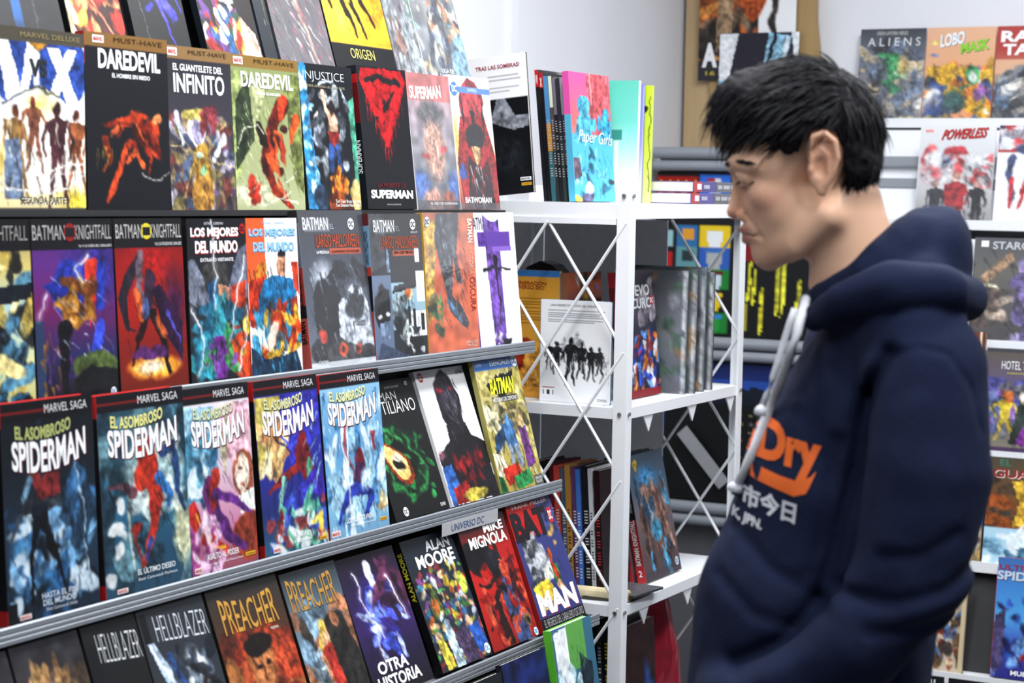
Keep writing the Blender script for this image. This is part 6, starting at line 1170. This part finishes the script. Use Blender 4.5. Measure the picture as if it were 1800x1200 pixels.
def skin_col(V):
    u, v, d = to_sketch(V)
    c = np.tile(np.array(lin('e4b89c')), (len(V), 1))
    g = lambda cu, cv, ru, rv: np.exp(-((u - cu) / ru) ** 2 - ((v - cv) / rv) ** 2)
    c = mixc(c, 'd69a82', .5 * g(1345, 350, 40, 35)); c = mixc(c, 'd09078', .7 * g(1290, 376, 18, 14)); c = mixc(c, 'c88a70', .6 * g(1446, 285, 30, 50) * (np.abs(d) > 100))
    c = mixc(c, 'a5625a', 1.0 * g(1304, 405, 15, 7)); c = mixc(c, 'b06c62', 1.0 * g(1309, 421, 13, 8))
    c = mixc(c, 'b08468', .35 * g(1350, 450, 40, 20)); c = mixc(c, '9a6a54', .45 * g(1303, 328, 16, 7))
    c = mixc(c, '6a4638', .9 * np.clip(1 - np.abs(v - 321 - (u - 1300) * .12) / 2.2, 0, 1) * (u < 1326) * (u > 1285) * (np.abs(d) > 20) * (np.abs(d) < 66))
    c = mixc(c, '5a2c28', .9 * np.clip(1 - np.abs(v - 412.5) / 2.0, 0, 1) * (u < 1322))
    fade = np.clip((304 - v) / 40, 0, 1) * (u > 1364) * (u < 1424) * (np.abs(d) > 70)            # clipped short hair at the temple
    c = mixc(c, '332a27', .85 * fade * np.clip((u - 1364) / 16, 0, 1))
    c = mixc(c, '4a3c34', .5 * (u > 1478) * np.clip((372 - v) / 30, 0, 1))
    return c
body, BV, BF = fd.mesh('body', M_SKIN, man, skin_col, 1)
up(body)

# ---- hair: a cropped cap over the skull with a fringe
lo, hi = K(1215, 400, -150), K(1590, 75, 150)
fh = Field(np.minimum(lo, hi), np.maximum(lo, hi), 3.2 * PU)
cap_ = fh.ell(K(1415, 212), (136, 117, 107), rot=-14)
cap_ = smin(cap_, fh.ell(K(1340, 200), (92, 96, 62), rot=-35), 22 * PU)       # forward mass of the fringe
cap_ = smin(cap_, fh.ell(K(1492, 285), (58, 96, 62)), 22 * PU)                # nape
us = (fh.X * INV); vs_ = -fh.Z * INV
vv = (vs_ + .0158 * us) + 290; uu = us - .0288 * (vv - 290) + 1410
line = np.interp(uu.ravel(), [1200, 1262, 1276, 1296, 1320, 1345, 1372, 1398, 1408, 1418, 1440, 1466, 1478, 1486, 1520, 1560, 1600], [262, 262, 268, 258, 246, 252, 278, 284, 258, 236, 226, 236, 262, 322, 346, 340, 330]).reshape(uu.shape)
mid = np.clip(1 - np.abs(fh.Y) * INV / 70, 0, 1)
line = line + 6 * mid * (uu < 1330)
fh.D = smax(cap_, (vv - line) * PU, 6 * PU)
fh.D = fh.D + fh.noise(10 * PU, 3) * 7 * PU + fh.noise(26 * PU, 4) * 6 * PU
M_HAIR = mat('black_hair', '121116', 0.75, noise=.3, scale=300, spec=.12)
hair, HV, HF = fh.mesh('hair', M_HAIR, man, None, 1)
up(hair)
# strands combed forward over the cap
rng = np.random.RandomState(11)
mb = MB()
crown = K(1475, 128, -10)
hc = K(1405, 225)
pick = HV[rng.choice(len(HV), 5200)]
for p in pick:
    uq, vq, dq = to_sketch(p[None])
    uq, vq, dq = uq[0], vq[0], dq[0]
    nrm = (p - hc); nrm = nrm / np.linalg.norm(nrm)
    away = p - crown
    if uq > 1480: away = np.array([.25, 0, -1.0]) * .1 + away * .3
    else: away = away * .6 + np.array([-.06, 0, -.01])
    if vq > 225 and 1380 < uq < 1485: continue
    tdir = away - nrm * (away @ nrm); tdir /= np.linalg.norm(tdir) + 1e-9
    tdir = tdir + rng.normal(0, .13, 3); tdir /= np.linalg.norm(tdir)
    L = rng.uniform(22, 58) * PU
    front = uq < 1330 and vq < 262
    if front: L *= rng.uniform(.8, 1.35)
    pts = []
    q = p - nrm * 3 * PU
    for k in range(4):
        pts.append(q.copy())
        bow = (.45 - .3 * k) if not front else (.25 - .22 * k)
        q = q + (tdir + nrm * bow * .38 + np.array([0, 0, -.12 * k])) * L / 3
    mb.tube(pts, [1.5 * PU, 1.5 * PU, 1.1 * PU, .25 * PU], 3, cap=False)
st_ = mb.build('hair_strands', mat('black_hair_strand', '16161c', 0.5, spec=.28), hair, True)
st_['kind'] = 'stuff'
for sg in (-1, 1):
    mb = MB()
    for k in range(90):                           # eyebrow
        t = rng.uniform(0, 1)
        d0 = sg * (20 + 64 * t)
        u0, v0 = 1275 + 44 * t ** 1.3 + rng.uniform(-1, 1), 290 - 4 * math.sin(t * 3) + rng.uniform(-3, 3)
        mb.tube([K(u0, v0, d0), K(u0 + 3 + 4 * t, v0 - 1.5, d0 + sg * 10), K(u0 + 8 + 6 * t, v0 + 1, d0 + sg * 18)], [1.1 * PU, 1.0 * PU, .2 * PU], 3, cap=False)
    e_ = up(mb.build('eyebrow', mat('black_hair_strand', '17171c'), man, True)); e_['kind'] = 'stuff'
    mb = MB()
    for k in range(22):                           # lowered lashes
        t = k / 21
        d0 = sg * (26 + 42 * t); u0 = 1301 + 26 * t ** 1.5; v0 = 319 + 2 * t
        mb.tube([K(u0 + 3, v0, d0), K(u0 - 4, v0 + 2, d0), K(u0 - 7, v0 + 6, d0 + sg * 2)], [1.1 * PU, .9 * PU, .2 * PU], 3, cap=False)
    mb.tube([K(1300 + 27 * (k / 8) ** 1.5, 318.5 + 2 * k / 8, sg * (25 + 44 * k / 8)) for k in range(9)], 1.6 * PU, 5)
    e_ = up(mb.build('eyelashes', mat('black_hair_strand', '17171c'), man, True)); e_['kind'] = 'stuff'

# ---- hoodie
lo, hi = K(1090, 1560, -390), K(1790, 330, 370)
fo = Field(np.minimum(lo, hi), np.maximum(lo, hi), 5.2 * PU)
fo.D = fo.ell(K(1548, 730), (160, 205, 190), rot=12)                          # chest and upper back
fo.add(fo.ell(K(1484, 900), (186, 200, 230), rot=16), 60)
fo.add(fo.ell(K(1430, 1120), (214, 208, 250), rot=12), 70)                    # belly
fo.add(fo.ell(K(1405, 1270), (205, 205, 220)), 60)                            # hips
fo.add(fo.cap([K(1510, 560, 190), K(1545, 540, 0), K(1600, 590, -170)], [70, 86, 92]), 50)   # shoulders
crease = fo.D.copy()
arm = fo.cap([K(1612, 640, -185), K(1616, 800, -225), K(1590, 985, -235)], [106, 104, 92])
arm = smin(arm, fo.cap([K(1585, 990, -235), K(1500, 1085, -240), K(1395, 1165, -215), K(1352, 1185, -190)], [90, 84, 72, 62]), 22 * PU)
zz = -fo.Z * INV + 290
fold = np.sin((zz - 900) / 26 + fo.X * INV * .03) * np.exp(-((zz - 1010) / 90) ** 2) * 6
fo.D = smin(fo.D, arm + fold * .8 * PU, 8 * PU)
far = fo.cap([K(1500, 640, 205), K(1490, 830, 250), K(1470, 980, 250), K(1400, 1100, 225), K(1345, 1160, 170)], [92, 84, 80, 70, 58])
fo.add(far, 14)
fo.add(fo.ell(K(1330, 1195, -120), (110, 110, 70), rot=20), 20)               # hand in the front pocket
# hood lying round the neck
ring = []
def hoodring(F_, N_, B_, Fr, rad, k):
    pts = []
    for j in range(17):
        ph = 2 * math.pi * j / 16
        c, s = math.cos(ph), math.sin(ph)
        # front at ph=0, near side at 90 deg, back at 180, far at 270
        uu_ = F_[0] * max(c, 0) ** 1.0 * (c > 0) + B_[0] * max(-c, 0) * (c <= 0)
        w = abs(c)
        fr = F_ if c > 0 else B_
        u_ = fr[0] * w ** 1.5 + N_[0] * (1 - w ** 1.5); v_ = fr[1] * w ** 1.5 + N_[1] * (1 - w ** 1.5)
        pts.append(K(u_, v_, -s * N_[2]))
    rr = [rad[0] + (rad[1] - rad[0]) * (1 - math.cos(2 * math.pi * j / 16)) / 2 for j in range(17)]
    return fo.cap(pts, rr)
fo.cut(fo.cap([K(1470, 330), K(1490, 440), K(1505, 520)], [96, 96, 80], 1.2), 10)             # neck opening
fo.add(hoodring((1442, 528), (1520, 478, 118), (1618, 410), None, (30, 42), 10), 12)
fo.add(hoodring((1470, 560), (1570, 520, 160), (1652, 470), None, (34, 52), 10), 16)
fo.add(fo.ell(K(1645, 455), (62, 120, 95), rot=-10), 20)
fo.add(fo.cap([K(1432, 556, -90), K(1480, 520, -172), K(1560, 498, -212), K(1640, 505, -190), K(1688, 520, -90), K(1696, 524, 60)], [22, 34, 44, 46, 40, 34]), 5)   # hood edge resting on the shoulder
fo.D = fo.D + fo.noise(90 * PU, 7) * 13 * PU + fo.noise(34 * PU, 8) * 3.2 * PU
# long drag folds across belly and back
uo = fo.X * INV
fo.D = fo.D + (np.sin((uo * .55 + zz * .8) / 34) * np.exp(-((zz - 1080) / 150) ** 2) * np.exp(-((uo - 20) / 120) ** 2)) * 3.5 * PU
# pressed folds and the dropped-shoulder seam, drawn on the near side of the cloth
U2, V2 = (fo.X[:, 0, :] * INV), (-fo.Z[:, 0, :] * INV)
V2s = V2 + .0158 * U2 + 290; U2s = U2 - .0288 * (V2s - 290) + 1410
near = np.clip(-fo.Y * INV / 60 + .3, 0, 1)
for path, amp, wd in (([(1556, 604), (1532, 650), (1512, 720), (1498, 800), (1480, 880), (1460, 960), (1436, 1030)], 24, 15), ([(1470, 760), (1460, 830), (1450, 900), (1424, 985)], 11, 15),
                      ([(1700, 940), (1640, 984), (1560, 1004), (1470, 1000)], 10, 13), ([(1690, 1015), (1600, 1050), (1520, 1056)], 10, 13), ([(1660, 890), (1600, 925), (1540, 930)], 6, 12), ([(1436, 1030), (1380, 1100), (1296, 1150)], 16, 16),
                      ([(1300, 930), (1360, 985), (1420, 1010)], 6, 14), ([(1270, 1010), (1330, 1060), (1390, 1075)], 6, 14), ([(1560, 604), (1600, 590), (1648, 602), (1684, 655), (1700, 730)], 4.5, 5),
                      ([(1590, 680), (1560, 780), (1545, 900)], -6, 26), ([(1400, 640), (1430, 740), (1450, 820)], 5, 20), ([(1480, 620), (1470, 700), (1440, 780)], 4, 16)):
    best = np.full(U2s.shape, 1e9)
    for (x0, y0), (x1, y1) in zip(path[:-1], path[1:]):
        dx, dy = x1 - x0, y1 - y0
        t = np.clip(((U2s - x0) * dx + (V2s - y0) * dy) / (dx * dx + dy * dy), 0, 1)
        best = np.minimum(best, np.hypot(U2s - x0 - t * dx, V2s - y0 - t * dy))
    fo.D = fo.D + (amp * PU * np.exp(-(best / wd) ** 2))[:, None, :] * near
M_NAVY = mat('navy_sweatshirt_fleece', '141d38', 0.92, noise=.10, scale=260, bump=.35, spec=.2)
hoodie, OV, OF = fo.mesh('hoodie', M_NAVY, man, None, 2)
up(hoodie)
from mathutils.bvhtree import BVHTree
bvh = BVHTree.FromPolygons([tuple(p) for p in OV], [tuple(f) for f in OF])
def on_chest(u, v, lift=1.2):
    k = K(u, v, -500)
    loc, nrm, _, _ = bvh.ray_cast(Vector(k), Vector((0, 1, 0)))
    if loc is None: return None
    if nrm.y > 0: nrm = -nrm
    return loc + nrm * lift * PU
def chest_print(name, verts2, faces, m):
    out, keep = [], {}
    for i, (u, v) in enumerate(verts2):
        q = on_chest(u, v)
        if q is not None: keep[i] = len(out); out.append(tuple(q))
    fs = [tuple(keep[i] for i in f) for f in faces if all(i in keep for i in f)]
    o = meshobj(name, out, fs, m, hoodie); return o
def dense_text(body_, u0, v0, u1, v1, slant=0.0, rise=0.0, bold=.03, amp=0):
    """lettering cut finely so that it can follow the cloth"""
    cu = bpy.data.curves.new('l', 'FONT'); cu.body = body_; cu.offset = bold; cu.resolution_u = 4
    ob = bpy.data.objects.new('l', cu); me = bpy.data.meshes.new_from_object(ob)
    bm = bmesh.new(); bm.from_mesh(me)
    bmesh.ops.triangulate(bm, faces=bm.faces)
    for _ in range(2):
        bmesh.ops.subdivide_edges(bm, edges=[e for e in bm.edges if e.calc_length() > .08], cuts=1)
        bmesh.ops.triangulate(bm, faces=bm.faces)
    v = np.array([p.co[:2] for p in bm.verts]); bm.verts.index_update(); f = [tuple(q.index for q in p.verts) for p in bm.faces]
    bm.free(); bpy.data.objects.remove(ob); bpy.data.curves.remove(cu); bpy.data.meshes.remove(me)
    lo_, hi_ = v.min(0), v.max(0); v = (v - lo_) / (hi_ - lo_)
    return [(u0 + (u1 - u0) * x + slant * y, v1 + (v0 - v1) * y - rise * x) for x, y in v], f
M_OR = mat('orange_print', 'e0641c', .7); M_WP = mat('white_print', 'd6dae2', .7)
M_CORD = mat('white_cotton_cord', 'd4d8e0', .85, noise=.12, scale=300, bump=.4)
chest_print('orange_lettering', *dense_text('SDry', 1296, 722, 1436, 812, slant=10, rise=-26, bold=.05), M_OR)
sw = [(1306, 806), (1322, 808), (1345, 816), (1372, 824), (1400, 830), (1424, 822), (1434, 812), (1420, 850), (1398, 856), (1366, 848), (1336, 838), (1310, 828)]
top_, bot_ = sw[:7], [sw[11], sw[10], sw[9], sw[8], sw[7], (1420, 850), (1424, 846)]
g = [(t[0] + (b[0] - t[0]) * k / 4, t[1] + (b[1] - t[1]) * k / 4) for k in range(5) for t, b in zip(top_, [(1308, 828), (1322, 833), (1342, 840), (1368, 848), (1396, 856), (1416, 850), (1422, 840)])]
chest_print('orange_underline', g, [(r_ * 7 + c_, r_ * 7 + c_ + 1, r_ * 7 + c_ + 8, r_ * 7 + c_ + 7) for r_ in range(4) for c_ in range(6)], M_OR)
chest_print('white_characters', *dense_text('市今日', 1304, 846, 1398, 884, slant=4, rise=-20, bold=.035), M_WP)
chest_print('white_lettering', *dense_text('K, JPN.', 1286, 892, 1340, 914, slant=4, rise=-12, bold=.04), M_WP)
def cord(name, path, r, knot):
    pts = []
    for (u, v) in path:
        q = on_chest(u, v, r * .9)
        pts.append(q if q is not None else Vector(K(u, v, -150)))
    for _ in range(2):
        pts = [pts[0]] + [(pts[i - 1] + pts[i] * 2 + pts[i + 1]) / 4 for i in range(1, len(pts) - 1)] + [pts[-1]]
    mb = MB().tube(pts, r * PU, 10)
    e = pts[-1]
    mb.tube([e + Vector((.0, -.002, .006)), e + Vector((0, -.003, .002)), e + Vector((-.001, -.003, -.004)), e + Vector((-.002, -.002, -.008))], [r * .9 * PU, r * 1.75 * PU, r * 1.8 * PU, r * .8 * PU], 10)
    return mb.build(name, M_CORD, hoodie, True)
cord('drawstring', [(1424, 524), (1412, 545), (1400, 575), (1392, 610), (1382, 650), (1370, 690), (1356, 730), (1342, 768), (1328, 806), (1314, 838), (1302, 862)], 9, 1)
cord('drawstring', [(1398, 536), (1388, 560), (1380, 590), (1372, 620), (1362, 655), (1350, 688), (1340, 712)], 6, 1)

# ---- trousers and shoes (below the picture edge)
lo, hi = K(1200, 2720, -260), K(1640, 1380, 260)
ft = Field(np.minimum(lo, hi), np.maximum(lo, hi), 9 * PU)
GZ = 290 + HZ * 1500                                   # floor level in sketch units
for sg in (-1, 1):
    ft.add(ft.cap([K(1432, 1420, sg * 95), K(1405, 1900, sg * 110), K(1440, GZ - 60, sg * 115)], [118, 90, 66]), 20)
ft.add(ft.ell(K(1432, 1440, 0), (150, 190, 120)), 30)
M_JEAN = mat('dark_denim', '23262e', .85, noise=.15, scale=200, bump=.3)
tr, _, _ = ft.mesh('trousers', M_JEAN, man, None, 1); up(tr)
lo, hi = K(1180, GZ + 30, -200), K(1600, GZ - 140, 200)
fs_ = Field(np.minimum(lo, hi), np.maximum(lo, hi), 5 * PU)
for sg in (-1, 1):
    fs_.add(fs_.ell(K(1380, GZ - 30, sg * 115), (135, 52, 48)), 10); fs_.add(fs_.ell(K(1450, GZ - 55, sg * 115), (60, 50, 60)), 20)
fs_.D = np.maximum(fs_.D, -(fs_.Z + HZ - .001))
sh_, _, _ = fs_.mesh('shoes', mat('dark_sneaker', '1c1c20', .6), man, None, 1); up(sh_)
